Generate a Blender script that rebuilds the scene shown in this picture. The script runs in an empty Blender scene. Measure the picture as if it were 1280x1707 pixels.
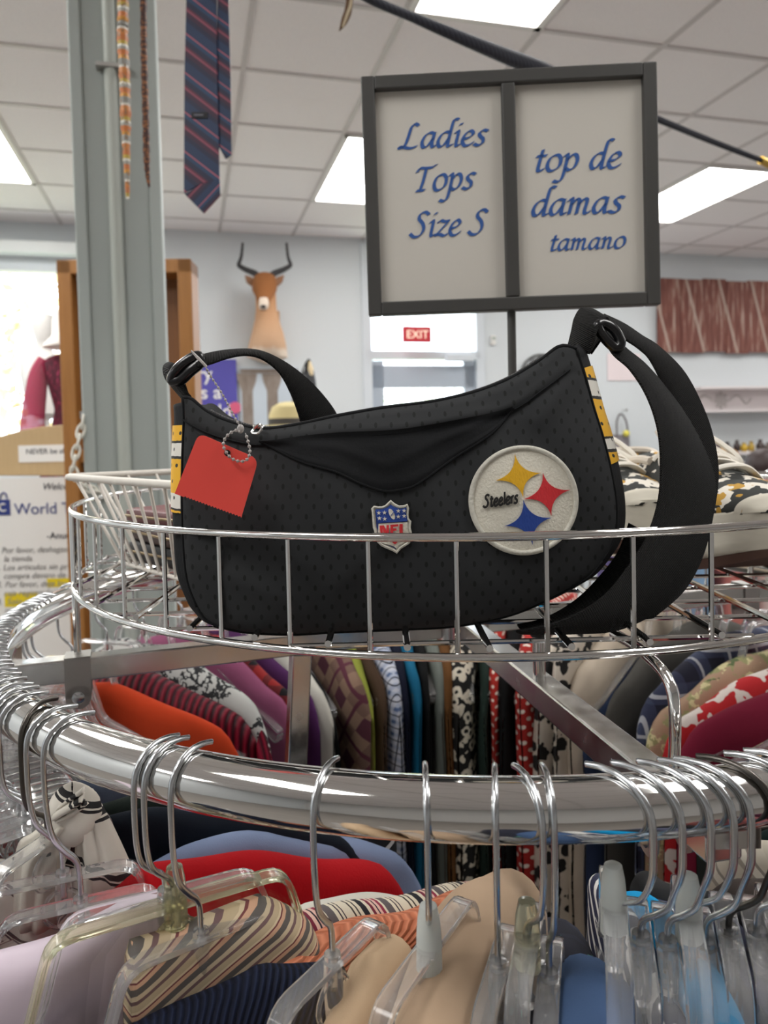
import bpy, bmesh, math, random
from math import sin, cos, pi, radians, sqrt, exp, atan2, degrees
from mathutils import Vector, Matrix
SC = bpy.context.scene
COL = SC.collection
RND = random.Random(7)
# ------------------------------------------------------------------ camera, world, sun, exposure
FPX, PCX, PCY, PITCH, ROLL, EYE = 1230.0, 640.0, 777.9, .0385, .0225, 1.5
FW = Vector((0, cos(PITCH), -sin(PITCH))); R0 = Vector((1, 0, 0)); U0 = Vector((0, sin(PITCH), cos(PITCH)))
RT = cos(ROLL) * R0 - sin(ROLL) * U0; UP = sin(ROLL) * R0 + cos(ROLL) * U0
cam_d = bpy.data.cameras.new('camera'); cam = bpy.data.objects.new('camera', cam_d); COL.objects.link(cam)
cam.matrix_world = Matrix(((RT.x, UP.x, -FW.x, 0), (RT.y, UP.y, -FW.y, 0), (RT.z, UP.z, -FW.z, EYE), (0, 0, 0, 1)))
cam_d.sensor_fit = 'VERTICAL'; cam_d.sensor_height = 36; cam_d.sensor_width = 27
cam_d.lens = FPX / 1707 * 36; cam_d.shift_y = -(853.5 - PCY) / 1707
cam_d.clip_start = .02; cam_d.clip_end = 200
cam_d.dof.use_dof = True; cam_d.dof.focus_distance = .455; cam_d.dof.aperture_fstop = 11.0
SC.camera = cam
SC.cycles.transparent_max_bounces = 40; SC.cycles.max_bounces = 18; SC.cycles.transmission_bounces = 18; SC.cycles.sample_clamp_indirect = 8
SC.view_settings.view_transform = 'Standard'; SC.view_settings.look = 'None'
SC.view_settings.gamma = 1; SC.view_settings.use_curve_mapping = False
SC.view_settings.exposure = 1.05
W = bpy.data.worlds.new('sky'); SC.world = W; W.use_nodes = True
_bg = W.node_tree.nodes['Background']; _bg.inputs[0].default_value = (.80, .90, 1, 1); _bg.inputs[1].default_value = 2.6
sun_d = bpy.data.lights.new('sun', 'SUN'); sun = bpy.data.objects.new('sun', sun_d); COL.objects.link(sun)
sun_d.energy = 2.6; sun_d.color = (1, .94, .82); sun_d.angle = .02; sun.rotation_euler = (radians(42), 0, radians(-35))
LAMP = 7.0            # radiance of the ceiling troffers
LAMPCOL = (1, .985, .96)

def at(px, py, Y):
    d = FW + RT * ((px - PCX) / FPX) - UP * ((py - PCY) / FPX)
    p = d * (Y / d.y); p.z += EYE
    return p
def ray(px, py):
    return FW + RT * ((px - PCX) / FPX) - UP * ((py - PCY) / FPX)
YAW = radians(14.8)                       # the room is turned against the camera
BU = Vector((cos(YAW), sin(YAW), 0)); AV = Vector((-sin(YAW), cos(YAW), 0))
def RW(u, v, z): return BU * u + AV * v + Vector((0, 0, z))
def on_v(px, py, v):                      # where a sight line meets the plane v of the room -> u, z
    d = ray(px, py); k = v / d.dot(AV); p = d * k
    return p.dot(BU), p.z + EYE
def pw(px, py, v):
    u, z = on_v(px, py, v); return RW(u, v, z)

# ------------------------------------------------------------------ objects and tags
def tag(o, label=None, cat=None, group=None, kind=None):
    if label: o['label'] = label
    if cat: o['category'] = cat
    if group: o['group'] = group
    if kind: o['kind'] = kind
    return o
def thing(name, label, cat, loc=(0, 0, 0), rz=0, group=None):
    o = bpy.data.objects.new(name, None); COL.objects.link(o); o.empty_display_size = .02
    o.location = loc; o.rotation_euler = (0, 0, rz)
    return tag(o, label, cat, group)
def copy_tree(o, parent=None):
    c = o.copy(); COL.objects.link(c)
    if parent is not None: c.parent = parent
    for ch in list(o.children): copy_tree(ch, c)
    return c

def wm(o):
    return (wm(o.parent) @ o.matrix_basis) if o.parent else o.matrix_basis.copy()
class MB:
    """collects geometry, then links it as one mesh object"""
    def __init__(s): s.v = []; s.f = []
    def add(s, vs, fs):
        b = len(s.v); s.v += [Vector(p) for p in vs]; s.f += [tuple(i + b for i in f) for f in fs]; return s
    def box(s, c, d, m=None):
        x, y, z = d[0] / 2, d[1] / 2, d[2] / 2; c = Vector(c)
        vs = [Vector((a * x, b * y, e * z)) for e in (-1, 1) for b in (-1, 1) for a in (-1, 1)]
        vs = [c + (m @ p if m else p) for p in vs]
        return s.add(vs, [(0, 2, 3, 1), (4, 5, 7, 6), (0, 1, 5, 4), (2, 6, 7, 3), (0, 4, 6, 2), (1, 3, 7, 5)])
    def tube(s, pts, r, n=8, closed=False, caps=True, flat=None):
        pts = [Vector(p) for p in pts]; N = len(pts); vs = []; fs = []
        rr = r if hasattr(r, '__len__') else [r] * N
        T = []
        for i in range(N):
            a = pts[(i - 1) % N] if (closed or i > 0) else pts[i]; b = pts[(i + 1) % N] if (closed or i < N - 1) else pts[i]
            t = b - a; T.append(t.normalized() if t.length > 1e-9 else Vector((0, 0, 1)))
        ref = Vector((0, 0, 1)) if abs(T[0].z) < .9 else Vector((1, 0, 0))
        nrm = (ref - T[0] * ref.dot(T[0])).normalized()
        for i in range(N):
            nrm = (nrm - T[i] * nrm.dot(T[i]))
            nrm = nrm.normalized() if nrm.length > 1e-6 else T[i].orthogonal().normalized()
            bi = T[i].cross(nrm)
            for k in range(n):
                a = 2 * pi * k / n; ca, sa = cos(a), sin(a)
                if flat: ca *= flat[0]; sa *= flat[1]
                vs.append(pts[i] + (nrm * ca + bi * sa) * rr[i])
        for i in range(N if closed else N - 1):
            j = (i + 1) % N
            for k in range(n):
                l = (k + 1) % n; fs.append((i * n + k, i * n + l, j * n + l, j * n + k))
        if caps and not closed:
            fs.append(tuple(range(n))[::-1]); fs.append(tuple(range((N - 1) * n, N * n)))
        return s.add(vs, fs)
    def lathe(s, prof, n=24, m=None, c=(0, 0, 0)):
        vs = []; fs = []; c = Vector(c)
        for r, z in prof:
            for k in range(n):
                a = 2 * pi * k / n; p = Vector((r * cos(a), r * sin(a), z)); vs.append(c + (m @ p if m else p))
        for i in range(len(prof) - 1):
            for k in range(n):
                l = (k + 1) % n; fs.append((i * n + k, i * n + l, (i + 1) * n + l, (i + 1) * n + k))
        fs.append(tuple(range(n))[::-1]); fs.append(tuple(range((len(prof) - 1) * n, len(prof) * n)))
        return s.add(vs, fs)
    def grid(s, fn, nu, nv, cu=False, cv=False):
        vs = [fn(i / (nu if cu else nu - 1), j / (nv if cv else nv - 1)) for j in range(nv) for i in range(nu)]
        fs = []
        for j in range(nv if cv else nv - 1):
            for i in range(nu if cu else nu - 1):
                a, b = j * nu + i, j * nu + (i + 1) % nu; c2 = ((j + 1) % nv) * nu
                fs.append((a, b, c2 + (i + 1) % nu, c2 + i))
        return s.add(vs, fs)
    def prism(s, pts, d):
        """closed polygon given as 3-D points, swept along d"""
        n = len(pts); d = Vector(d)
        s.add([Vector(p) for p in pts] + [Vector(p) + d for p in pts],
              [tuple(range(n))[::-1], tuple(range(n, 2 * n))] + [(i, (i + 1) % n, n + (i + 1) % n, n + i) for i in range(n)])
        return s
    def ball(s, c, r, nu=12, nv=8, m=None):
        c = Vector(c); r = r if hasattr(r, '__len__') else (r, r, r)
        def fn(a, b):
            t = pi * (b * .996 + .002); p = Vector((r[0] * sin(t) * cos(2 * pi * a), r[1] * sin(t) * sin(2 * pi * a), -r[2] * cos(t)))
            return c + (m @ p if m else p)
        return s.grid(fn, nu, nv, cu=True)
    def build(s, name, mat, parent=None, smooth=True, origin=None, bevel=0, sharp=40, flip=False, thick=0, tri=False, sub=0):
        me = bpy.data.meshes.new(name)
        o = bpy.data.objects.new(name, me); COL.objects.link(o)
        org = Vector(origin) if origin is not None else Vector((0, 0, 0))
        me.from_pydata([p - org for p in s.v], [], s.f); o.location = org
        bm = bmesh.new(); bm.from_mesh(me)
        if tri: bmesh.ops.triangulate(bm, faces=[f for f in bm.faces if len(f.verts) > 4])
        bmesh.ops.recalc_face_normals(bm, faces=bm.faces)
        if flip: bmesh.ops.reverse_faces(bm, faces=bm.faces)
        bm.to_mesh(me); bm.free()
        if smooth:
            for p in me.polygons: p.use_smooth = True
            if sharp: me.set_sharp_from_angle(angle=radians(sharp))
        if mat: me.materials.append(mat)
        if thick:
            md = o.modifiers.new('thick', 'SOLIDIFY'); md.thickness = thick; md.offset = 0
        if bevel:
            md = o.modifiers.new('bevel', 'BEVEL'); md.width = bevel; md.segments = 2; md.limit_method = 'ANGLE'
        if sub:
            md = o.modifiers.new('sub', 'SUBSURF'); md.levels = sub; md.render_levels = sub
        if parent is not None:
            o.parent = parent; mi = wm(parent).inverted()
            if origin is None: me.transform(mi)
            else: o.matrix_basis = mi @ Matrix.Translation(org)
        return o
    def local(s, name, mat, parent, **k):
        """geometry already in the parent's frame"""
        o = s.build(name, mat, None, **k); o.parent = parent; return o
def spline(pts, n=8, closed=False):
    P = [Vector(p) for p in pts]; N = len(P); out = []
    for i in range(N if closed else N - 1):
        g = lambda k: P[k % N] if closed else P[max(0, min(N - 1, k))]
        p0, p1, p2, p3 = g(i - 1), g(i), g(i + 1), g(i + 2)
        for k in range(n):
            t = k / n
            out.append(.5 * ((2 * p1) + (p2 - p0) * t + (2 * p0 - 5 * p1 + 4 * p2 - p3) * t * t + (3 * p1 - p0 - 3 * p2 + p3) * t ** 3))
    if not closed: out.append(P[-1])
    return out
def interp(tab, x):
    if x <= tab[0][0]: return tab[0][1]
    for (a, b), (c, d) in zip(tab, tab[1:]):
        if x <= c: return b + (d - b) * (x - a) / (c - a)
    return tab[-1][1]
def sm(x): x = max(0, min(1, x)); return x * x * (3 - 2 * x)

# ------------------------------------------------------------------ materials
def C(*c):
    c = c[0] if len(c) == 1 else c
    f = lambda x: (x / 255 / 12.92) if x / 255 < .04045 else ((x / 255 + .055) / 1.055) ** 2.4
    return (f(c[0]), f(c[1]), f(c[2]), 1)
class NT:
    def __init__(s, name):
        s.m = bpy.data.materials.new(name); s.m.use_nodes = True; s.t = s.m.node_tree; s.n = s.t.nodes
        s.b = s.n['Principled BSDF']; s._oc = None
    def node(s, typ, **k):
        x = s.n.new(typ)
        for a, b in k.items(): setattr(x, a, b)
        return x
    def link(s, a, b): s.t.links.new(a, b)
    def put(s, sock, v):
        if hasattr(v, 'is_output'): s.link(v, sock)
        else: sock.default_value = v
    def oc(s):
        if s._oc is None: s._oc = s.node('ShaderNodeTexCoord').outputs['Object']
        return s._oc
    def vec(s, scale=(1, 1, 1), rot=(0, 0, 0), loc=(0, 0, 0)):
        m = s.node('ShaderNodeMapping'); s.link(s.oc(), m.inputs[0])
        m.inputs['Location'].default_value = loc; m.inputs['Rotation'].default_value = rot; m.inputs['Scale'].default_value = scale
        return m.outputs[0]
    def xyz(s, v=None):
        x = s.node('ShaderNodeSeparateXYZ'); s.link(v or s.oc(), x.inputs[0]); return x.outputs
    def math(s, op, a, b=0, c=0):
        x = s.node('ShaderNodeMath', operation=op)
        for k, v in enumerate((a, b, c)): s.put(x.inputs[k], v)
        return x.outputs[0]
    def noise(s, v, scale, detail=2, rough=.5):
        x = s.node('ShaderNodeTexNoise'); s.link(v, x.inputs['Vector']); x.inputs['Scale'].default_value = scale
        x.inputs['Detail'].default_value = detail; x.inputs['Roughness'].default_value = rough; return x.outputs['Fac']
    def vor(s, v, scale, out='Distance', feature='F1', rnd=1):
        x = s.node('ShaderNodeTexVoronoi', feature=feature); s.link(v, x.inputs['Vector']); x.inputs['Scale'].default_value = scale
        x.inputs['Randomness'].default_value = rnd; return x.outputs[out]
    def mix(s, f, a, b):
        x = s.node('ShaderNodeMix', data_type='RGBA')
        s.put(x.inputs[0], f); s.put(x.inputs[6], a); s.put(x.inputs[7], b); return x.outputs[2]
    def ramp(s, f, stops, const=True):
        x = s.node('ShaderNodeValToRGB'); s.link(f, x.inputs[0]); r = x.color_ramp; r.interpolation = 'CONSTANT' if const else 'LINEAR'
        while len(r.elements) < len(stops): r.elements.new(.5)
        for e, (p, c) in zip(r.elements, stops): e.position = p; e.color = c
        return x.outputs[0]
    def bump(s, h, st=.3, dist=.001):
        x = s.node('ShaderNodeBump'); s.link(h, x.inputs['Height']); x.inputs['Strength'].default_value = st; x.inputs['Distance'].default_value = dist
        s.link(x.outputs[0], s.b.inputs['Normal'])
    def fin(s, col, rough=.8, metal=0, **k):
        s.put(s.b.inputs['Base Color'], col); s.put(s.b.inputs['Roughness'], rough); s.b.inputs['Metallic'].default_value = metal
        for a, v in k.items(): s.put(s.b.inputs[a.replace('_', ' ')], v)
        return s.m
def plain(name, col, rough=.6, metal=0, **k): return NT(name).fin(col, rough, metal, **k)
def cloth(name, col, weave=900, st=.25, var=.12, rough=.9):
    t = NT(name); n = t.noise(t.vec(), 35, 3); w = t.noise(t.vec((1, 1, .6)), weave, 1)
    dk = tuple(c * (1 - var) for c in col[:3]) + (1,)
    t.bump(w, st, .0006); return t.fin(t.mix(n, dk, col), rough, Specular_IOR_Level=.18)
def stripes(name, axis, period, stops, warp=0, rough=.85, off=0):
    t = NT(name); o = t.xyz(); x = o[axis]
    if warp: x = t.math('ADD', x, t.math('MULTIPLY', t.math('SUBTRACT', t.noise(t.vec(), 14, 1), .5), warp))
    f = t.math('FRACT', t.math('ADD', t.math('DIVIDE', x, period), off + 50))
    return t.fin(t.ramp(f, stops), rough)
def diag(name, period, stops, kx=1, kz=1, rough=.7):
    t = NT(name); o = t.xyz(); d = t.math('ADD', t.math('MULTIPLY', o[0], kx), t.math('MULTIPLY', o[2], kz))
    return t.fin(t.ramp(t.math('FRACT', t.math('ADD', t.math('DIVIDE', d, period), 50)), stops), rough)
def plaid(name, base, a, b, period, w=.35, rot=0, thin=None):
    t = NT(name); o = t.xyz(t.vec(rot=(0, rot, 0)))
    fx = t.math('FRACT', t.math('ADD', t.math('DIVIDE', o[0], period), 50)); fz = t.math('FRACT', t.math('ADD', t.math('DIVIDE', o[2], period), 50))
    mx = t.math('LESS_THAN', fx, w); mz = t.math('LESS_THAN', fz, w)
    c = t.mix(t.math('MULTIPLY', mx, .55), base, a); c = t.mix(t.math('MULTIPLY', mz, .55), c, a)
    c = t.mix(t.math('MULTIPLY', mx, mz), c, b)
    if thin:
        for f in (fx, fz): c = t.mix(t.math('COMPARE', f, .68, .045), c, thin)
    return t.fin(c, .9)
def dots(name, base, dot, sx, sz, rx, rz, rough=.9, bump=0, yz=False):
    t = NT(name); o = t.xyz(); X = o[1] if yz else o[0]
    row = t.math('FLOOR', t.math('ADD', t.math('DIVIDE', o[2], sz), 500)); odd = t.math('MULTIPLY', t.math('MODULO', row, 2), .5)
    fx = t.math('SUBTRACT', t.math('FRACT', t.math('ADD', t.math('ADD', t.math('DIVIDE', X, sx), 500), odd)), .5)
    fz = t.math('SUBTRACT', t.math('FRACT', t.math('ADD', t.math('DIVIDE', o[2], sz), 500)), .5)
    ax = t.math('DIVIDE', fx, rx / sx); az = t.math('DIVIDE', fz, rz / sz)
    m = t.math('LESS_THAN', t.math('ADD', t.math('MULTIPLY', ax, ax), t.math('MULTIPLY', az, az)), 1)
    if bump: t.bump(t.math('SUBTRACT', 1, m), bump, .001)
    return t.fin(t.mix(m, base, dot), rough)
def leopard(name, base, spot, scale, lo=.28, hi=.55):
    t = NT(name); v = t.vec(); d = t.vor(v, scale); n = t.noise(v, scale * 2.2, 1)
    d = t.math('ADD', d, t.math('MULTIPLY', t.math('SUBTRACT', n, .5), .45))
    return t.fin(t.ramp(d, [(0, base), (lo * .62, spot), (hi, base)] if lo else [(0, spot), (hi, base)]), .9)
def floral(name, base, cols, scale, th=.5):
    t = NT(name); v = t.vec(); c = base
    for k, q in enumerate(cols):
        vv = t.vec(loc=(3.1 * k, 1.7 * k, 5.3 * k)); d = t.noise(vv, scale * (1 + .35 * k), 3, .6)
        d2 = t.vor(vv, scale * .8); f = t.math('GREATER_THAN', t.math('SUBTRACT', d, t.math('MULTIPLY', d2, .18)), th - .04 * k)
        c = t.mix(f, c, q)
    return t.fin(c, .9)
def ribs(name, col, dark, period, axis=0, rough=.7, tilt=0):
    t = NT(name); o = t.xyz(t.vec(rot=(0, tilt, 0)))
    n = t.math('MULTIPLY', t.noise(t.vec(), 25, 2), .006)
    f = t.math('SINE', t.math('MULTIPLY', t.math('ADD', o[axis], n), 2 * pi / period)); h = t.math('MULTIPLY_ADD', f, .5, .5)
    t.bump(h, .7, .004); return t.fin(t.mix(h, dark, col), rough, Specular_IOR_Level=.25)
CHROME = plain('chrome', (.78, .77, .75, 1), .07, 1)
t = NT('brushed_chrome'); CHROME2 = t.fin((.66, .65, .63, 1), t.math('MULTIPLY_ADD', t.noise(t.vec(), 60, 3), .25, .1), 1)
ZINC = plain('zinc_wire', (.62, .64, .66, 1), .22, 1)
GALV = plain('galvanised_clamp', (.45, .44, .42, 1), .45, 1)
DARKWIRE = plain('dark_wire', (.12, .11, .10, 1), .3, 1)
def clear(name, tint=(1, 1, 1, 1), rough=.03):
    return plain(name, tint, rough, 0, Transmission_Weight=.9, IOR=1.3)
CLEAR = clear('clear_plastic'); CLEARY = clear('yellowed_plastic', (.93, .9, .66, 1), .12); CLEARG = plain('frosted_plastic', (.86, .9, .86, 1), .3, 0, Transmission_Weight=.35, IOR=1.3)
t = NT('clear_web'); _tr = t.node('ShaderNodeBsdfTransparent'); _gl = t.node('ShaderNodeBsdfGlossy'); _gl.inputs['Roughness'].default_value = .05; _mx = t.node('ShaderNodeMixShader'); _fr = t.node('ShaderNodeLayerWeight')
t.link(t.math('MULTIPLY_ADD', t.math('POWER', _fr.outputs['Facing'], 4), .35, .025), _mx.inputs[0]); t.link(_tr.outputs[0], _mx.inputs[1]); t.link(_gl.outputs[0], _mx.inputs[2]); t.link(_mx.outputs[0], t.n['Material Output'].inputs[0]); _tr.inputs[0].default_value = (.95, .95, .95, 1); CLEARW = t.m
WHITE = plain('white_paint', C(232, 230, 226), .5); BLACK = plain('black_plastic', C(22, 22, 23), .4)
PAPER = plain('white_paper', C(240, 238, 234), .7)
# ------------------------------------------------------------------ the room
CEIL = 3.25; VB = 6.35; U0_, U1_, V0_ = -4.6, 8.2, -3.6
WALLM = plain('pale_blue_grey_wall', C(214, 219, 222), .75)
t = NT('ceiling_tile'); CEILM = t.fin(t.mix(t.math('GREATER_THAN', t.noise(t.vec(), 160, 2), .62), C(246, 241, 241), C(234, 229, 230)), .9)
GRIDM = plain('ceiling_grid_metal', C(205, 199, 197), .5)
t = NT('floor_vinyl'); FLOORM = t.fin(t.mix(t.noise(t.vec(), 3, 4), C(118, 113, 108), C(142, 136, 130)), .5)
FRAMEW = plain('window_frame_white', C(214, 220, 226), .4)
GLASS = plain('window_glass', (1, 1, 1, 1), 0, 0, Transmission_Weight=1, IOR=1.0, Alpha=.12)
def rbox(mb, u0, u1, v0, v1, z0, z1):
    mb.prism([RW(u0, v0, z0), RW(u1, v0, z0), RW(u1, v1, z0), RW(u0, v1, z0)], (0, 0, z1 - z0)); return mb
def struct(name, mb, m, parent=None, **k):
    o = mb.build(name, m, parent, **k)
    if parent is None: o['kind'] = 'structure'
    return o
struct('floor', rbox(MB(), U0_, U1_, V0_, VB, -.1, 0), FLOORM, smooth=False)
struct('ceiling', rbox(MB(), U0_, U1_, V0_, VB, CEIL, CEIL + .1), CEILM, smooth=False)
G = .61; GU = [.915 + G * k for k in range(-9, 12)]; GV = [4.19 + G * k for k in range(-13, 4)]
mb = MB()
for u in GU:
    if U0_ < u < U1_: rbox(mb, u - .012, u + .012, V0_, VB, CEIL - .006, CEIL + .002)
for v in GV:
    if V0_ < v < VB: rbox(mb, U0_, U1_, v - .012, v + .012, CEIL - .005, CEIL + .002)
struct('trim_1', mb, GRIDM, smooth=False)
# window openings of the back wall: left shop window, door with transom
wl_u0, wl_u1 = on_v(-420, 600, VB)[0], on_v(128, 600, VB)[0] + .25
wl_z1, wl_z0 = on_v(60, 446, VB)[1], on_v(60, 760, VB)[1]
dr_u0, dr_u1 = on_v(612, 600, VB)[0], on_v(800, 600, VB)[0]
dr_z1 = on_v(700, 420, VB)[1] + .05
mb = MB()
def wallseg(u0, u1, z0, z1): rbox(mb, u0, u1, VB, VB + .14, z0, z1)
wallseg(U0_, wl_u0, 0, CEIL); wallseg(wl_u0, wl_u1, 0, wl_z0); wallseg(wl_u0, wl_u1, wl_z1, CEIL)
wallseg(wl_u1, dr_u0, 0, CEIL); wallseg(dr_u0, dr_u1, dr_z1, CEIL); wallseg(dr_u1, U1_, 0, CEIL)
struct('wall_back', mb, WALLM, smooth=False)
struct('wall_left', rbox(MB(), U0_ - .14, U0_, V0_, VB + .14, 0, CEIL), WALLM, smooth=False)
struct('wall_right', rbox(MB(), U1_, U1_ + .14, V0_, VB + .14, 0, CEIL), WALLM, smooth=False)
struct('wall_front', rbox(MB(), U0_, U1_, V0_ - .14, V0_, 0, CEIL), plain('stone_wall', C(176, 174, 172), .8), smooth=False)
# shop window
mb = MB()
for u in (wl_u0, wl_u0 + 1.35, wl_u1): rbox(mb, u - .03, u + .03, VB - .01, VB + .1, wl_z0, wl_z1)
for z in (wl_z0, wl_z1): rbox(mb, wl_u0, wl_u1, VB - .01, VB + .1, z - .03, z + .03)
w1 = struct('window_1', mb, FRAMEW, smooth=False)
struct('pane', rbox(MB(), wl_u0, wl_u1, VB + .05, VB + .056, wl_z0, wl_z1), GLASS, w1, smooth=False)
zb = on_v(60, 413, VB - .12)[1]
mb = rbox(MB(), wl_u0 - .1, wl_u1 + .1, VB - .16, VB, zb - .045, zb + .045)
o = mb.build('blind_headrail', plain('blind_vinyl', C(236, 240, 240), .45), None, smooth=False, bevel=.006)
tag(o, 'white blind headrail mounted above the sunlit shop window', 'blind')
# door with transom
z_rail1, z_rail0 = on_v(700, 592, VB)[1], on_v(700, 622, VB)[1]
mb = MB()
for u in (dr_u0, dr_u1): rbox(mb, u - .04, u + .04, VB - .02, VB + .12, 0, dr_z1)
rbox(mb, dr_u0, dr_u1, VB - .02, VB + .12, dr_z1 - .04, dr_z1 + .04)
rbox(mb, dr_u0, dr_u1, VB - .02, VB + .12, z_rail1 - .035, z_rail1 + .035)
d1 = struct('door_1', mb, FRAMEW, smooth=False)
struct('transom_pane', rbox(MB(), dr_u0, dr_u1, VB + .05, VB + .056, z_rail1, dr_z1), GLASS, d1, smooth=False)
mb = MB(); lf = dr_u0 + .05; rf = dr_u1 - .05
for u in (lf + .05, rf - .05): rbox(mb, u - .05, u + .05, VB + .01, VB + .06, .02, z_rail1 - .05)
for z in (z_rail0 - .03, .25): rbox(mb, lf, rf, VB + .01, VB + .06, z - .1, z + .1)
lfo = struct('door_leaf', mb, plain('door_aluminium', C(178, 188, 200), .4), d1, smooth=False)
struct('leaf_pane', rbox(MB(), lf + .05, rf - .05, VB + .03, VB + .036, .25, z_rail0 - .03), GLASS, lfo, smooth=False)
mb = rbox(MB(), lf + .12, rf - .12, VB - .07, VB - .03, 1.0, 1.04); rbox(mb, lf + .15, lf + .2, VB - .04, VB + .02, .99, 1.05); rbox(mb, rf - .2, rf - .15, VB - .04, VB + .02, .99, 1.05)
struct('push_bar', mb, CHROME2, lfo, smooth=False)
u_, z_ = on_v(766, 598, VB)
struct('door_closer', rbox(MB(), u_ - .16, u_ + .1, VB - .1, VB - .03, z_ - .03, z_ + .03), FRAMEW, d1, smooth=False, bevel=.006)
struct('baseboard_back', rbox(rbox(MB(), wl_u0, dr_u0 - .05, VB - .015, VB, 0, .1), dr_u1 + .05, U1_, VB - .015, VB, 0, .1), plain('baseboard_grey', C(150, 150, 150), .6), smooth=False)
# ceiling troffers
EM = plain('lamp_diffuser', (1, 1, 1, 1), .5, 0, Emission_Color=LAMPCOL + (1,), Emission_Strength=LAMP)
TR = plain('troffer_frame', C(232, 230, 226), .5)
spots = [(u, v) for v in (4.19, 1.75, -.69) for u in (-3.965, -1.525, .915, 3.355, 5.795)]
lab = {(-1.525, 4.19): 'recessed ceiling light at the left edge, beyond the column', (.915, 4.19): 'recessed ceiling light partly hidden by the left edge of the size sign',
       (3.355, 4.19): 'recessed ceiling light seen to the right of the size sign', (.915, 1.75): 'recessed ceiling light above the top of the size sign'}
for (u, v) in spots:
    c = RW(u + G / 2, v + G, CEIL)
    th = thing('ceiling_light', lab.get((u, v), 'recessed ceiling light elsewhere over the shop floor, out of view'), 'ceiling light', c, YAW, 'recessed fluorescent ceiling lights')
    mb = MB()
    for s in (-1, 1):
        mb.box((s * (G / 2 - .02), 0, -.008), (.03, 2 * G - .012, .012)); mb.box((0, s * (G - .02), -.008), (G - .012, .03, .012))
    mb.local('frame', TR, th, smooth=False)
    MB().add([(-.27, -.57, -.007), (.27, -.57, -.007), (.27, .57, -.007), (-.27, .57, -.007)], [(0, 3, 2, 1)]).local('diffuser', EM, th, smooth=False)

# ------------------------------------------------------------------ outside
GRD = NT('outside_ground'); GR = GRD.fin(GRD.mix(GRD.noise(GRD.vec(), 1.2, 3), C(188, 186, 176), C(150, 160, 110)), .95)
struct('ground_outside', rbox(MB(), -16, 22, VB + .2, 32, -.35, -.2), GR, smooth=False)
BARK = plain('bark', C(110, 92, 76), .9)
def leafmat(name, a, b):
    t = NT(name); n = t.noise(t.vec(), 3, 2); return t.fin(t.mix(n, a, b), .8)
def tree(u, v, h, crown, label, m, nleaf, seed, low=.35, name='tree'):
    r = random.Random(seed); base = RW(u, v, -.2)
    th = thing(name, label, 'tree' if name == 'tree' else 'shrub', base, 0, 'plants outside the shop windows')
    mb = MB(); top = []
    mb.tube([(0, 0, 0), (.04, .02, h * .3), (-.03, .03, h * .6), (.02, 0, h * .85)], [.05 * h / 3, .04 * h / 3, .025 * h / 3, .01], 7)
    for k in range(9):
        a = k * 2.4; z0 = h * (low + .05 + .05 * k); rr = crown * r.uniform(.6, .95)
        e = Vector((cos(a) * rr, sin(a) * rr, z0 + rr * .6)); top.append(e)
        mb.tube(spline([(0, 0, z0), e * .5 + Vector((0, 0, z0 * .45)), e], 4), [.02 - .0018 * i for i in range(9)], 5)
    mb.local('trunk', BARK, th)
    lb = MB()
    for k in range(nleaf):
        a = r.uniform(0, 2 * pi); q = r.random() ** .45; ph = r.uniform(-1, 1)
        c = Vector((cos(a) * sqrt(1 - ph * ph) * q * crown, sin(a) * sqrt(1 - ph * ph) * q * crown, h * (low + (1 - low) * .5) + ph * q * h * (1 - low) * .55))
        if sin(c.x * 5 + seed) + sin(c.y * 4 + c.z * 5) > .9: continue
        s = r.uniform(.05, .1); d1_ = Vector((r.gauss(0, 1), r.gauss(0, 1), r.gauss(0, 1))).normalized(); d2_ = d1_.orthogonal().normalized()
        lb.add([c - d1_ * s, c + d2_ * s * .5, c + d1_ * s, c - d2_ * s * .5], [(0, 1, 2, 3)])
    lb.local('foliage', m, th, smooth=False)
YEL = leafmat('autumn_leaves', C(246, 232, 190), C(236, 206, 140)); GRN = leafmat('green_leaves', C(120, 150, 70), C(170, 190, 110)); OLV = leafmat('olive_leaves', C(226, 216, 160), C(206, 186, 120))
u_, _z = on_v(40, 600, 10); tree(u_ - .5, 9.4, 4.6, 1.9, 'golden autumn tree outside the shop window, its crown behind the white hat', YEL, 2600, 3, .22)
tree(u_ - 4.6, 13.5, 5.2, 2.2, 'autumn tree outside, at the far side of the shop window', OLV, 2200, 5, .25)
u_, _z = on_v(655, 660, 10); tree(u_ - .2, 9.6, 1.9, .75, 'green shrub outside behind the left half of the glass door', GRN, 900, 8, .1, 'shrub')
u_, _z = on_v(735, 660, 11); tree(u_ + .1, 11, 2.0, .9, 'yellow-green shrub outside behind the right half of the glass door', OLV, 900, 9, .1, 'shrub')
u_, _z = on_v(700, 560, 20); tree(u_, 19, 3.4, 1.6, 'distant tree seen through the glass door above the shrubs', GRN, 1200, 12, .2)

# ------------------------------------------------------------------ the column with its conduit
YC = 1.95
def yawbox(mb, x0, x1, y0, y1, z0, z1, c):   # box turned with the room, about the world point c
    mb.prism([c + BU * a + AV * b + Vector((0, 0, z0)) for a, b in ((x0, y0), (x1, y0), (x1, y1), (x0, y1))], (0, 0, z1 - z0)); return mb
cc = at(201, 440, YC); cc.z = 0; hw = .108
COLM = plain('column_paint', C(176, 184, 180), .55)
mb = yawbox(MB(), -hw, -hw + .03, 0, .2, 0, CEIL, cc); yawbox(mb, hw - .03, hw, 0, .2, 0, CEIL, cc); yawbox(mb, -hw + .01, hw - .01, .012, .19, 0, CEIL, cc)
colm = struct('column', mb, COLM, smooth=False, bevel=.004)
pcx = cc + BU * -.008 - AV * -.004
mb = MB().tube([Vector((pcx.x, pcx.y, .02)), Vector((pcx.x, pcx.y, CEIL))], .0165, 14)
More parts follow.
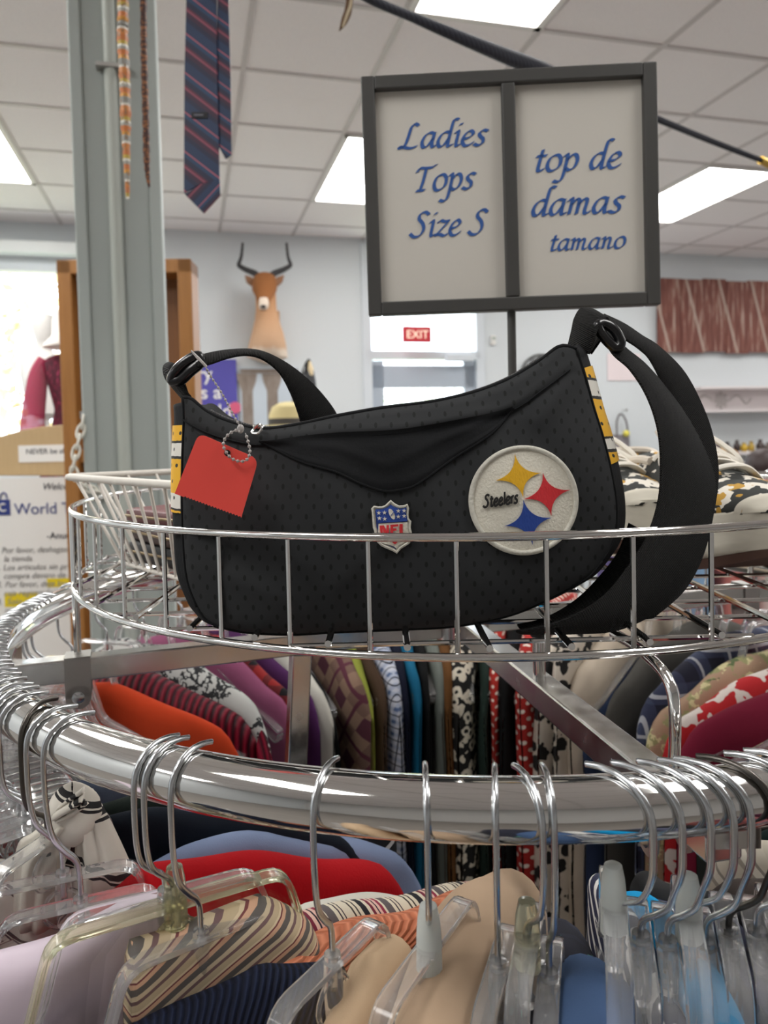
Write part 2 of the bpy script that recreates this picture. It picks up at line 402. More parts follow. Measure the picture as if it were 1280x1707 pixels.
cnd = mb.build('conduit', plain('conduit_paint', C(188, 194, 186), .45), colm)
zc_ = at(205, 112, YC).z
mb = MB(); yawbox(mb, -.035, .05, -.02, .014, zc_ - .006, zc_ + .006, pcx)
mb.build('conduit_strap', GALV, cnd, smooth=False, bevel=.002)

# ------------------------------------------------------------------ things hung on or standing by the back wall
def facing(name, label, cat, px, py, v, group=None, z=None):   # an Empty on the plane v, turned with the room: local x right, y away, z up
    u, zz = on_v(px, py, v); return thing(name, label, cat, RW(u, v, zz if z is None else z), YAW, group)
def sc(v): return v * .985 / FPX * 1.0   # metres per photograph pixel near the plane v
# rustic plank panel
t = NT('rusted_planks'); o_ = t.xyz(t.vec(rot=(0, radians(16), 0)))
n_ = t.noise(t.vec((9, 1, .9), (0, radians(16), 0)), 3.2, 4, .6)
st_ = t.math('LESS_THAN', t.math('FRACT', t.math('ADD', t.math('DIVIDE', o_[0], .37), 50)), .07)
RUST = t.fin(t.mix(st_, t.ramp(n_, [(0, C(74, 42, 38)), (.42, C(112, 66, 58)), (.55, C(132, 84, 72)), (.66, C(176, 152, 140)), (1, C(196, 180, 168))], False), C(178, 158, 146)), .75)
u0, z1 = on_v(1096, 462, VB - .06); u1, _z = on_v(1420, 470, VB - .06); z0 = on_v(1100, 586, VB - .06)[1]
th = thing('plank_wall_art', 'rusty red-brown corrugated plank panel on the wall right of the sign', 'wall panel', RW((u0 + u1) / 2, VB - .03, (z0 + z1) / 2), YAW)
mb = MB(); n_pl = 9; wd = (u1 - u0) / n_pl
for k in range(n_pl):
    x = -(u1 - u0) / 2 + wd * (k + .5); mb.box((x, -.02 - .008 * (k % 2), RND.uniform(-.015, .015)), (wd * 1.0, .02, z1 - z0))
mb.local('planks', RUST, th, smooth=False)
MB().box((0, .012, .0), (u1 - u0 - .1, .03, .06)).local('batten', plain('batten', C(120, 92, 74), .8), th, smooth=False)
# clock
th = facing('wall_clock', 'round grey metal skeleton wall clock, half behind the black bag', 'clock', 902, 628, VB - .03)
R_ = .205; mb = MB(); ring = lambda r, n=40: [(r * cos(2 * pi * k / n), 0, r * sin(2 * pi * k / n)) for k in range(n)]
CLK = plain('clock_metal', C(92, 92, 92), .5)
mb.tube(ring(R_), .011, 8, True); mb.tube(ring(R_ * .62), .006, 6, True); mb.local('frame', CLK, th)
mb = MB()
for k in range(12):
    a = pi / 2 - k * pi / 6
    for d in ((-.018, 0, .018) if k % 3 else (-.022, -.007, .007, .022)):
        q = Vector((-sin(a), 0, cos(a))) * d; e = Vector((cos(a), 0, sin(a)))
        mb.tube([e * R_ * .63 + q, e * R_ * .97 + q], .0045, 5)
mb.local('numerals', CLK, th)
MB().box((0, -.012, .05), (.01, .005, .11)).box((.04, -.012, 0), (.08, .005, .012)).local('hands', BLACK, th, smooth=False)
# thermostat, notice
th = facing('thermostat', 'small white thermostat on the wall beside the door', 'thermostat', 822, 567, VB - .015)
MB().box((0, 0, 0), (.05, .03, .09)).local('body', WHITE, th, smooth=False, bevel=.008); MB().box((0, -.017, .015), (.032, .004, .025)).local('screen', plain('lcd', C(170, 180, 172), .3), th, smooth=False)
th = facing('wall_notice', 'pale pink paper notice on the wall behind the bag strap', 'notice', 1040, 612, VB - .008)
MB().box((0, 0, 0), (.36, .006, .26)).local('sheet', plain('pink_paper', C(236, 222, 224), .8), th, smooth=False)
# wall shelves with carved apron
SHW = plain('shelf_white', C(226, 218, 218), .6)
u0, zt = on_v(1162, 647, VB - .2); u1 = u0 + 1.6; zb_ = on_v(1180, 686, VB - .2)[1]
th = thing('wall_shelf', 'white wall shelf with a carved floral apron right of the strap', 'shelf', RW((u0 + u1) / 2, VB - .01, zt), YAW)
wd = u1 - u0
MB().box((0, -.12, 0), (wd, .24, .025)).local('shelf_board', SHW, th, smooth=False, bevel=.004)
MB().box((0, -.12, zb_ - zt), (wd, .24, .02)).local('shelf_board', SHW, th, smooth=False, bevel=.004)
mb = MB().box((0, -.02, (zb_ - zt) / 2), (wd, .015, zt - zb_ - .03))
mb.local('back_panel', SHW, th, smooth=False)
mb = MB()
for k in range(10):
    a = 2 * pi * k / 8
    if k < 8: mb.ball((-wd * .25 + .055 * cos(a), -.035, (zb_ - zt) / 2 + .055 * sin(a)), (.035, .015, .022), 8, 6, Matrix.Rotation(-a, 3, 'Y'))
mb.ball((-wd * .25, -.04, (zb_ - zt) / 2), (.03, .02, .03), 8, 6)
for s in (-1, 1): mb.tube(spline([(-wd * .25 + s * .1, -.03, (zb_ - zt) / 2), (-wd * .25 + s * .2, -.03, (zb_ - zt) / 2 + .05), (-wd * .25 + s * .3, -.03, (zb_ - zt) / 2 - .03), (-wd * .25 + s * .36, -.03, (zb_ - zt) / 2 + .02)], 5), .012, 6)
mb.local('carving', plain('carving_grey', C(196, 190, 188), .7), th)
u0, zt = on_v(1185, 757, VB - .2); u1 = u0 + 1.5
th = thing('wall_shelf', 'lower white wall shelf holding small dark and gold ornaments', 'shelf', RW((u0 + u1) / 2, VB - .01, zt), YAW)
MB().box((0, -.12, 0), (1.5, .24, .03)).local('shelf_board', SHW, th, smooth=False, bevel=.004)
for x in (-.55, .55): MB().prism([(x - .01, 0, -.015), (x - .01, -.2, -.015), (x - .01, 0, -.18)], (.02, 0, 0)).local('bracket', SHW, th, smooth=False)
orn = [(1196, C(86, 70, 74), 'dark plum lidded pot, first ornament on the lower shelf'), (1212, C(60, 52, 50), 'squat black bowl beside the plum pot on the lower shelf'), (1228, C(58, 46, 44), 'dark brown jar in front of the gold ornaments'), (1240, C(196, 160, 40), 'yellow gold vase on the lower shelf'), (1252, C(176, 146, 60), 'dull brass vase beside the gold one'), (1267, C(70, 58, 54), 'dark bronze jar near the right end of the row'), (1280, C(120, 108, 100), 'grey-brown pot cut by the photo edge')]
for k, (px, c, lb_) in enumerate(orn):
    uu, _z = on_v(px, 745, VB - .16); h = .085 + .03 * ((k * 7) % 3) / 2; r_ = .034 + .006 * (k % 2)
    th = thing('ornament_vase', lb_, 'ornament', RW(uu, VB - .16, zt + .015), YAW, 'ornaments on the lower wall shelf')
    MB().lathe([(r_ * .6, 0), (r_, h * .3), (r_ * .95, h * .55), (r_ * .45, h * .8), (r_ * .55, h)], 14).local('body', plain('ornament_glaze', c, .35), th)
# tote bag on a wall hook
th = facing('tote_bag', 'grey tote bag with yellow pompom hanging on the wall', 'bag', 1036, 747, VB - .08)
mb = MB(); mb.grid(lambda a, b: Vector(((a - .5) * (.2 - .03 * b), (-.045 + .0 * a) * sin(pi * a) ** .5 * (.5 + .5 * (1 - b)), (b - .5) * .26)), 12, 8)
mb.grid(lambda a, b: Vector(((a - .5) * (.2 - .03 * b), .02, (b - .5) * .26)), 12, 8)
mb.local('body', cloth('tote_canvas', C(138, 132, 136)), th)
MB().tube(spline([(-.06, -.02, .12), (-.055, -.01, .25), (-.02, 0, .32), (.02, 0, .31), (.05, -.01, .24), (.06, -.02, .12)], 6), .009, 6).local('handle', plain('tote_handle', C(98, 92, 96), .8), th)
MB().ball((.02, -.05, .14), .032).local('pompom', plain('pompom_yellow', C(226, 214, 96), .9), th)
hk = MB().lathe([(.006, 0), (.006, .07), (.012, .07), (.012, .08)], 8, Matrix.Rotation(radians(90), 3, 'X')).build('wall_hook', CHROME2, None)
hk.matrix_basis = Matrix.Translation(pw(1037, 684, VB)) @ Matrix.Rotation(YAW, 4, 'Z'); tag(hk, 'small metal hook that the grey tote bag hangs from', 'hook')
th = facing('bowl', 'wide white bowl on the counter below the grey tote bag', 'bowl', 1034, 774, 5.2)
MB().lathe([(.05, -.02), (.1, .0), (.115, .022), (.108, .022), (.09, .004), (.03, -.008)], 24).local('body', WHITE, th)
uu, zz = on_v(1034, 774, 5.2)
th = thing('counter', 'white topped counter behind the shoes on the right', 'counter', RW(uu + .55, 5.3, 0), YAW)
MB().box((0, 0, zz - .035), (1.5, .5, .03)).local('top', WHITE, th, smooth=False, bevel=.004); MB().box((0, .02, (zz - .05) / 2), (1.4, .42, zz - .05)).local('cabinet', plain('counter_grey', C(200, 204, 208), .6), th, smooth=False)
# impala head mount
def impala():
    th = facing('impala_head_mount', 'tan impala shoulder mount with black curved horns on the back wall', 'trophy', 443, 520, VB)
    k = 5.1e-3     # metres per px here
    WI = wm(th).inverted(); P = lambda px, py, y: WI @ pw(px, py, VB - y)
    # neck: sections from the chest base up to the head, one continuous skin
    sec = [((447, 606), .03, .03, .05), ((446, 596), .10, .17, .13), ((446, 575), .15, .155, .15), ((446, 555), .18, .13, .14), ((445, 535), .2, .1, .12), ((444, 515), .215, .084, .11), ((443, 495), .23, .082, .11), ((441, 480), .25, .09, .105), ((441, 469), .275, .075, .07), ((441, 465), .285, .03, .03)]
    mb = MB(); n = 20; vs = []; fs = []
    for (px, py), y, rx, ry in sec:
        c = P(px, py, y)
        for q in range(n): a = 2 * pi * q / n; vs.append(c + Vector((rx * cos(a), ry * sin(a), 0)))
    for i in range(len(sec) - 1):
        for q in range(n): fs.append((i * n + q, i * n + (q + 1) % n, (i + 1) * n + (q + 1) % n, (i + 1) * n + q))
    fs += [tuple(range(n)), tuple(range((len(sec) - 1) * n, len(sec) * n))]
    mb.add(vs, fs)
    # head: crown to muzzle, pointing out and down
    hs = [((441, 468), .25, .07, .05), ((441, 470), .3, .1, .085), ((441, 480), .36, .1, .085), ((440.5, 490), .41, .075, .068), ((440, 499), .45, .055, .052), ((439.5, 507), .48, .046, .042), ((439, 512), .5, .036, .03), ((439, 514), .505, .015, .012)]
    vs = []; fs = []
    for (px, py), y, rx, rz in hs:
        c = P(px, py, y); up = Vector((0, -.55, .83))
        for q in range(n): a = 2 * pi * q / n; vs.append(c + Vector((rx * cos(a), 0, 0)) + up * rz * sin(a))
    for i in range(len(hs) - 1):
        for q in range(n): fs.append((i * n + q, i * n + (q + 1) % n, (i + 1) * n + (q + 1) % n, (i + 1) * n + q))
    fs += [tuple(range(n)), tuple(range((len(hs) - 1) * n, len(hs) * n))]
    mb.add(vs, fs)
    t = NT('impala_fur'); o = t.xyz(); zz = t.math('ADD', o[2], t.math('MULTIPLY', t.math('SUBTRACT', t.noise(t.vec(), 18, 3), .5), .06))
    yy = t.math('ADD', o[1], t.math('MULTIPLY', t.math('SUBTRACT', t.noise(t.vec(), 18, 3), .5), .03))
    fur = t.fin(t.mix(t.math('LESS_THAN', yy, -.492), t.mix(t.math('LESS_THAN', yy, -.335), t.ramp(t.math('MULTIPLY_ADD', zz, 1.4, .5), [(0, C(236, 218, 200)), (.05, C(216, 178, 146)), (.42, C(204, 158, 120)), (.62, C(190, 138, 96)), (.9, C(150, 96, 56))], False), C(146, 92, 50)), C(220, 204, 188)), .95)
    mb.local('body', fur, th)
    for s in (-1, 1):
        ear = [(441 + s * 13, 470), (441 + s * 22, 461), (441 + s * 33, 458), (441 + s * 30, 470), (441 + s * 22, 477)]
        e = MB(); e.prism([P(x, y, .27) for x, y in ear], (0, .03, 0)); e.local('ear', plain('impala_ear', C(150, 110, 84), .9), th, bevel=.008)
        w = [(441 + s * 6, 467, .29), (441 + s * 14, 457, .28), (441 + s * 30, 450, .26), (441 + s * 41, 444, .25), (441 + s * 43, 440, .24), (441 + s * 39, 428, .22), (441 + s * 36.5, 405, .2)]
        pts = spline([P(*q) for q in w], 6); MB().tube(pts, [.028 - .02 * i / len(pts) + .0015 * (i % 2) for i in range(len(pts))], 8).local('horn', plain('horn', C(52, 50, 52), .5), th)
        MB().ball(P(441 + s * 14, 479, .36), .014).local('eye', BLACK, th)
    MB().ball(P(439, 511, .515), (.022, .012, .014)).local('nose', plain('nose_dark', C(50, 40, 40), .5), th)
    MB().box((0.015, -.01, -.2), (.2, .02, .42)).local('backboard', plain('backboard', C(190, 150, 116), .8), th, smooth=False, bevel=.008)
impala()
# ------------------------------------------------------------------ writing
GL = {  # pen skeletons on a unit x-height
 'a': (1.02, [[(.72, .93), (.48, 1), (.2, .8), (.07, .38), (.2, .03), (.45, .1), (.72, .6)], [(.76, 1), (.72, .25), (.8, .01), (1.02, .16)]]),
 'd': (1.02, [[(.72, .93), (.48, 1), (.2, .8), (.07, .38), (.2, .03), (.45, .1), (.72, .6)], [(1.12, 1.78), (.92, 1.83), (.79, 1.6), (.72, .25), (.8, .01), (1.02, .16)]]),
 'i': (.52, [[(.04, .86), (.24, 1), (.22, .2), (.3, .01), (.52, .16)], [(.27, 1.4), (.36, 1.54)]]),
 'e': (.86, [[(.1, .46), (.42, .52), (.68, .78), (.5, 1), (.22, .82), (.07, .38), (.24, .03), (.5, .02), (.82, .22)]]),
 's': (.76, [[(.72, .92), (.45, 1), (.22, .82), (.3, .6), (.52, .4), (.52, .12), (.26, -.01), (.0, .1)]]),
 'o': (.98, [[(.45, 1), (.18, .82), (.08, .38), (.24, .02), (.52, .02), (.8, .28), (.82, .72), (.62, .99), (.4, .98)]]),
 'p': (1.0, [[(.0, .86), (.2, 1), (.2, .2), (.14, -.5), (-.06, -.74), (-.36, -.66)], [(.2, .6), (.46, .96), (.7, .95), (.84, .62), (.74, .18), (.46, -.01), (.22, .12)]]),
 'z': (.88, [[(.06, .88), (.25, 1), (.48, .93), (.78, .98)], [(.78, .98), (.42, .5), (.02, .03)], [(.02, .03), (.3, .1), (.58, .0), (.86, .12)]]),
 't': (.66, [[(.3, 1.38), (.22, .28), (.3, .01), (.6, .14)], [(.0, .96), (.6, 1)]]),
 'm': (1.48, [[(.0, .86), (.2, 1), (.18, 0)], [(.18, .55), (.42, .95), (.6, .92), (.63, .7), (.6, 0)], [(.61, .55), (.86, .95), (1.05, .92), (1.08, .7), (1.04, .18), (1.14, .01), (1.4, .16)]]),
 'n': (1.04, [[(.0, .86), (.2, 1), (.18, 0)], [(.18, .55), (.42, .95), (.62, .92), (.66, .7), (.62, .18), (.72, .01), (1.0, .16)]]),
 'l': (.4, [[(.2, 1.7), (.2, 0)]]), 'r': (.6, [[(.15, 1), (.15, 0)], [(.15, .6), (.35, .95), (.6, .95)]]),
 'L': (1.22, [[(.86, 1.5), (.62, 1.64), (.42, 1.4), (.34, .8), (.22, .2), (-.06, .02), (-.1, .12), (.2, .08), (.6, .0), (1.0, .12)]]),
 'T': (1.15, [[(-.05, 1.2), (.1, 1.46), (.45, 1.46), (.9, 1.5), (1.15, 1.68)], [(.52, 1.46), (.46, .6), (.36, .03)], [(.12, .0), (.66, .03)]]),
 'S': (1.08, [[(.94, 1.42), (.66, 1.6), (.34, 1.46), (.32, 1.16), (.62, .84), (.74, .44), (.52, .06), (.16, .0), (-.14, .22)]]),
 ' ': (.62, []),
}
def pen_text(txt, h, nib=None, wid=.1, shear=.22):
    """strokes -> verts (x, z) and faces; nib = (width, angle) of a broad pen, else a round pen of width wid"""
    vs = []; fs = []; x0 = 0
    for ch in txt:
        adv, st = GL[ch]
        for s in st:
            p = [(q.x, q.y) for q in spline([(a, b, 0) for a, b in s], 7)]; b = len(vs)
            for i, (x, y) in enumerate(p):
                a2, c2 = p[max(0, i - 1)], p[min(len(p) - 1, i + 1)]; dx, dy = c2[0] - a2[0], c2[1] - a2[1]; L = sqrt(dx * dx + dy * dy) + 1e-9
                nx, ny = -dy / L, dx / L
                if nib:
                    bx, by = nib[0] * cos(nib[1]) / 2, nib[0] * sin(nib[1]) / 2; sg = 1 if bx * nx + by * ny >= 0 else -1
                    ox, oy = bx * sg + nx * .035, by * sg + ny * .035
                else: ox, oy = nx * wid / 2, ny * wid / 2
                for k in (1, -1):
                    X, Y = x + ox * k, y + oy * k; vs.append(((x0 + X + shear * Y) * h, Y * h))
            fs += [(b + 2 * i, b + 2 * i + 1, b + 2 * i + 3, b + 2 * i + 2) for i in range(len(p) - 1)]
        x0 += adv
    return vs, fs, (x0 + .0) * h
def text_mesh(name, body, size, mat, parent, loc, shear=0, align='LEFT', bold=0, rx=True):
    cu = bpy.data.curves.new('txt', 'FONT'); cu.body = body; cu.size = size; cu.shear = shear; cu.align_x = align; cu.offset = bold * size; cu.extrude = .0004
    ob = bpy.data.objects.new('txt', cu); COL.objects.link(ob)
    dg = bpy.context.evaluated_depsgraph_get(); me = bpy.data.meshes.new_from_object(ob.evaluated_get(dg)); bpy.data.objects.remove(ob)
    me.transform(Matrix.Translation(loc) @ Matrix.Rotation(radians(90), 4, 'X'))
    me.materials.clear(); me.materials.append(mat); me.name = name
    o = bpy.data.objects.new(name, me); COL.objects.link(o); o.parent = parent; return o
INK = plain('sign_ink', C(50, 94, 166), .6); DARKINK = plain('poster_ink', C(60, 62, 74), .7); NAVY = plain('navy_print', C(44, 60, 132), .6)

# ------------------------------------------------------------------ left background
WOOD = NT('honey_wood'); n_ = WOOD.noise(WOOD.vec((14, 14, 1.1)), 4, 4, .6); WOODM = WOOD.fin(WOOD.mix(n_, C(176, 122, 62), C(136, 88, 40)), .45)
WOODI = NT('inner_wood'); n_ = WOODI.noise(WOODI.vec((10, 10, .8)), 3, 4, .6); WOODIM = WOODI.fin(WOODI.mix(n_, C(146, 96, 50), C(112, 70, 36)), .5)
YW = 2.9; a = at(109, 700, YW); b = at(327, 700, YW); top = at(200, 434, YW).z; wd = (b - a).length
lean = radians(1.1)
th = thing('wooden_display_case', 'tall honey-coloured wooden display case standing behind the grey column', 'display case', ((a.x + b.x) / 2, YW, 0), radians(3))
mb = MB(); fw = .055
for s in (-1, 1): mb.box((s * (wd / 2 - fw / 2), .05, top / 2), (fw, .14, top))
mb.box((0, .05, top - fw / 2), (wd, .14, fw)); mb.box((0, .05, .06), (wd, .14, .12)); mb.box((0, .05, at(200, 760, YW).z), (wd, .1, .05))
mb.local('frame', WOODM, th, smooth=False, bevel=.005)
MB().box((0, .11, top / 2), (wd - .06, .012, top - .06)).local('back_panel', WOODIM, th, smooth=False)
MB().tube([(.19, .06, top - .08), (.2, .06, top - .6)], .004, 6).local('hanging_rod', CHROME2, th)
# arched beige board with a paper label
YB = 3.3; th = thing('arched_board', 'beige wooden board with arched top and white paper label, by the shop window', 'board', (at(60, 750, YB).x, YB, 0))
ox = at(60, 750, YB).x; P = lambda px, py: (at(px, py, YB).x - ox, 0, at(px, py, YB).z)
topc = [P(*q) for q in [(-160, 800), (-120, 770), (-60, 742), (0, 727), (40, 716), (80, 710), (112, 708), (150, 708), (150, 793)]]
t = NT('pale_board'); BOARD = t.fin(t.mix(t.noise(t.vec((30, 30, 1.5)), 4, 3), C(204, 176, 132), C(186, 158, 116)), .6)
mb = MB().prism([Vector(p) for p in topc] + [Vector(P(-160, 793))], (0, .03, 0)); mb.local('panel', BOARD, th, smooth=False, bevel=.004, tri=True)
zb = P(0, 793)[2]; mb = MB()
for x in (P(-120, 0)[0], P(130, 0)[0]): mb.box((x, .02, (zb - 0) / 2), (.05, .03, zb))
mb.local('posts', BOARD, th, smooth=False)
x0, z0 = P(32, 771)[0], P(32, 771)[2]; x1, z1 = P(150, 740)[0], P(150, 740)[2]
lbp = MB().box(((x0 + x1) / 2, -.002, (z0 + z1) / 2), (x1 - x0, .003, z1 - z0)).local('paper_label', PAPER, th, smooth=False)
text_mesh('print', 'NEVER be afraid happiness', .033, DARKINK, lbp, (P(44, 757)[0], -.0045, P(44, 757)[2]))
# poster on the board's foot
YP = 3.15; ox = at(0, 900, YP).x; th = thing('store_poster', 'white store notice with blue bag emblem and handwritten Spanish rules', 'poster', (ox, YP, at(0, 1120, YP).z))
zb = at(0, 1120, YP).z; P = lambda px, py: (at(px, py, YP).x - ox, 0, at(px, py, YP).z - zb)
x1 = P(230, 900)[0]; x0 = P(-230, 900)[0]; zt = P(60, 796)[2]
MB().box(((x0 + x1) / 2, .004, zt / 2), (x1 - x0, .006, zt)).local('sheet', PAPER, th, smooth=False)
e = 'poster'; k = YP / FPX
text_mesh('print', 'Welcome to our store', 16 * k, DARKINK, th, (P(70, 818)[0], -.001, P(0, 818)[2]), .3)
text_mesh('print', 'World Thrift', 26.5 * k, NAVY, th, (P(24, 858)[0], -.001, P(0, 858)[2]))
text_mesh('print', '-Anuncio', 16 * k, DARKINK, th, (P(78, 900)[0], -.001, P(0, 900)[2]))
HL = plain('highlighter_yellow', C(240, 214, 20), .7)
for (px0, py0, px1, py1) in ((79, 963, 150, 979), (8, 988, 62, 1012)): 
    A_, B_ = P(px0, py1), P(px1, py0); MB().box(((A_[0] + B_[0]) / 2, .0005, (A_[2] + B_[2]) / 2), (B_[0] - A_[0], .001, B_[2] - A_[2])).local('highlight', HL, th, smooth=False)
GREYINK = plain('marker_grey', C(150, 148, 146), .7)
for i, (px, tx) in enumerate(((2, 'Por favor, deshagase de su vaso en'), (6, 'la tienda'), (-2, '. Los articulos sin precio no estan'), (6, 'compra dentro de las 24 h'), (-6, '3. Por favor, deje los mochilas en'), (6, 'caja registradora.'), (-6, '4.  Solo tarjetas y dinero en'), (8, 'mercado y compra'))):
    text_mesh('handwriting', tx, 14 * k, GREYINK, th, (P(px, 922 + i * 14.3)[0], -.001, P(0, 922 + i * 14.3)[2]), .25)
mb = MB().box((P(6, 846)[0], -.001, P(0, 846)[2]), (22 * k, .002, 26 * k)); mb.tube([(P(0, 832)[0], -.001, P(0, 832)[2]), (P(2, 824)[0], -.001, P(0, 824)[2]), (P(6, 821)[0], -.001, P(0, 821)[2]), (P(10, 824)[0], -.001, P(0, 824)[2]), (P(12, 832)[0], -.001, P(0, 832)[2])], 1.3 * k, 6)
em = mb.local('bag_emblem', NAVY, th, smooth=False)
MB().tube([(P(6, 846)[0] + 6 * k * cos(q * .5), -.003, P(0, 846)[2] + 6 * k * sin(q * .5)) for q in range(2, 12)], 1.4 * k, 6).local('emblem_ring', PAPER, em)
for x in (x0 + .1, x1 - .1): MB().box((x, .02, (zt - zb - zt) / 2 + .0), (.04, .03, zb + zt)).local('post', BOARD, th, smooth=False)
# chain of white plastic links
YCH = 1.9; CH = plain('chain_white', C(226, 224, 212), .45)
path = spline([at(*q, YCH + d) for q, d in (((139, 694), .03), ((136, 715), .02), ((130, 735), .01), ((127, 755), 0), ((122, 775), 0), ((124, 793), 0), ((134, 806), 0), ((150, 815), 0), ((170, 822), .02), ((190, 826), .04))], 10)
th = thing('plastic_chain', 'white plastic link chain hanging against the wooden case by the column', 'chain', at(139, 694, YCH))
acc = 0; lk = 0; step = .027; d_ = 0; i = 0; cur = path[0]
seg = [cur]
for p in path[1:]:
    if (p - seg[-1]).length >= step: seg.append(p)
for i, (p, q) in enumerate(zip(seg, seg[1:])):
    d = (q - p); c = (p + q) / 2; d.normalize(); s = d.cross(Vector((0, 1, 0))).normalized(); w = s if i % 2 else d.cross(s).normalized() * .8 + s * .35
    w = w.normalized(); mb = MB()
    mb.tube([c + d * .0205 * cos(g * pi / 6) + w * .0095 * sin(g * pi / 6) for g in range(12)], .0036, 7, True); mb.build('link', CH, th)
kq = MB().box((.0, 0, .0), (.02, .03, .02)).build('chain_hook', GALV, None, smooth=False); kq.location = at(143, 692, YCH + .05); tag(kq, 'small metal hook on the column that holds the white chain', 'hook')
# mannequins in the shop window
t = NT('burgundy_lace'); n_ = t.noise(t.vec((1, 1, .5)), 60, 3); LACE = t.fin(t.ramp(n_, [(0, C(74, 14, 34)), (.5, C(104, 22, 48)), (.62, C(160, 52, 84))]), .8)
SHEER = plain('sheer_sleeve', C(168, 34, 76), .7, 0, Alpha=.8)
SKIN = plain('mannequin_skin', C(226, 170, 148), .5)
YM = 4.6; k = YM / FPX; c0 = at(128, 640, YM)
th = thing('mannequin', 'mannequin in a burgundy lace dress with sheer sleeves at the window', 'mannequin', (c0.x, YM, 0), YAW)
L = lambda px, py: ((px - 128) * k, 0, at(px, py, YM).z)
zs = lambda py: at(128, py, YM).z
def loft(sec, n=24, cap=True):
    mb = MB(); vs = []
    for z, cx, cy, rx, ry in sec:
        for q in range(n): a = 2 * pi * q / n; vs.append((cx + rx * cos(a), cy + ry * sin(a), z))
    fs = [(i * n + q, i * n + (q + 1) % n, (i + 1) * n + (q + 1) % n, (i + 1) * n + q) for i in range(len(sec) - 1) for q in range(n)]
    if cap: fs += [tuple(range(n))[::-1], tuple(range((len(sec) - 1) * n, len(sec) * n))]
    return mb.add(vs, fs)
loft([(0.0, 0, 0, .2, .2), (.02, 0, 0, .2, .2), (.03, 0, 0, .02, .02), (zs(760), 0, 0, .02, .02), (zs(740), 0, 0, .12, .1), (zs(690), 0, 0, .12, .095), (zs(640), 0, 0, .15, .11), (zs(606), 0, 0, .19, .09), (zs(596), 0, 0, .16, .075), (zs(589), 0, 0, .075, .06), (zs(578), 0, .0, .055, .055), (zs(566), 0, -.01, .06, .065), (zs(545), 0, -.03, .08, .095), (zs(525), 0, -.02, .075, .09), (zs(518), 0, -.02, .03, .04)]).local('body', SKIN, th)
dr = loft([(zs(900), 0, 0, .3, .22), (zs(800), 0, 0, .24, .18), (zs(720), 0, 0, .165, .13), (zs(684), 0, 0, .135, .108), (zs(678), 0, 0, .137, .11), (zs(640), 0, 0, .168, .125), (zs(606), 0, 0, .2, .1), (zs(598), 0, 0, .17, .088), (zs(592), 0, 0, .12, .08)], cap=False).local('dress', LACE, th)
for s in (-1, 1):
    MB().tube(spline([(s * .17, 0, zs(600)), (s * .215, 0, zs(625)), (s * .235, -.02, zs(660)), (s * .25, -.05, zs(700)), (s * .25, -.08, zs(726))], 5), [.05 + .0013 * i for i in range(21)], 14).local('sleeve', SHEER, dr)
ht = loft([(zs(580), 0, 0, .185, .19), (zs(574), 0, -.02, .17, .17), (zs(562), 0, -.02, .13, .13), (zs(536), 0, -.02, .125, .125), (zs(522), 0, -.02, .11, .11), (zs(516), 0, -.02, .04, .05)])
o = ht.build('sun_hat', plain('felt_cream', C(240, 232, 224), .9), None); o.matrix_basis = Matrix.Translation((c0.x, YM, 0)) @ Matrix.Rotation(YAW, 4, 'Z'); tag(o, 'cream brimmed hat on the mannequin in burgundy', 'hat')
c1 = at(72, 545, 5.3); th = thing('mannequin', 'plain white egg-headed mannequin standing behind the one in burgundy', 'mannequin', (c1.x, 5.3, 0), YAW)
zs5 = lambda py: at(75, py, 5.3).z
loft([(0, 0, 0, .18, .18), (.03, 0, 0, .18, .18), (.04, 0, 0, .02, .02), (zs5(700), 0, 0, .02, .02), (zs5(690), 0, 0, .12, .09), (zs5(640), 0, 0, .16, .1), (zs5(606), 0, 0, .17, .08), (zs5(596), 0, 0, .08, .06), (zs5(580), 0, 0, .05, .05), (zs5(568), 0, 0, .055, .06), (zs5(545), 0, 0, .085, .1), (zs5(526), 0, 0, .07, .085), (zs5(519), 0, 0, .02, .03)]).local('body', WHITE, th)
# blue poster and column print at the back wall
VP_ = VB - .02; u0, z1 = on_v(322, 599, VP_); u1, z0 = on_v(397, 712, VP_)
th = thing('blue_poster', 'violet-blue poster with white lettering on the back wall', 'poster', RW((u0 + u1) / 2, VP_, (z0 + z1) / 2), YAW)
w_, h_ = u1 - u0, z1 - z0
MB().box((0, 0, 0), (w_, .008, h_)).local('sheet', plain('poster_blue', C(84, 78, 168), .6), th, smooth=False)
for i, tx in enumerate(('every', 'gift is a', 'new world')): text_mesh('print', tx, .155, PAPER, th, (w_ / 2 - .02 - (.0, .08, .0)[i] + (-.18 if i == 0 else -.03), -.006, h_ / 2 - .17 - i * .155), 0, 'RIGHT', .012)
MB().lathe([(.05, 0), (.05, .004)], 20, Matrix.Rotation(radians(90), 3, 'X'), (w_ / 2 - .02, -.005, -.12)).local('pink_dot', plain('dot_pink', C(214, 96, 130), .6), th)
u0, z1 = on_v(399, 613, VP_); u1, z0 = on_v(500, 720, VP_)
th = thing('framed_picture', 'picture of weathered stone columns on the back wall, behind the bag strap', 'picture', RW((u0 + u1) / 2, VP_, (z0 + z1) / 2), YAW)
w_, h_ = u1 - u0, z1 - z0
MB().box((0, 0, 0), (w_, .02, h_)).local('canvas', plain('picture_ground', C(196, 206, 216), .7), th, smooth=False)
t = NT('stone_print'); STN = t.fin(t.mix(t.noise(t.vec((3, 1, 1)), 9, 4, .7), C(168, 158, 150), C(104, 86, 72)), .8)
mb = MB()
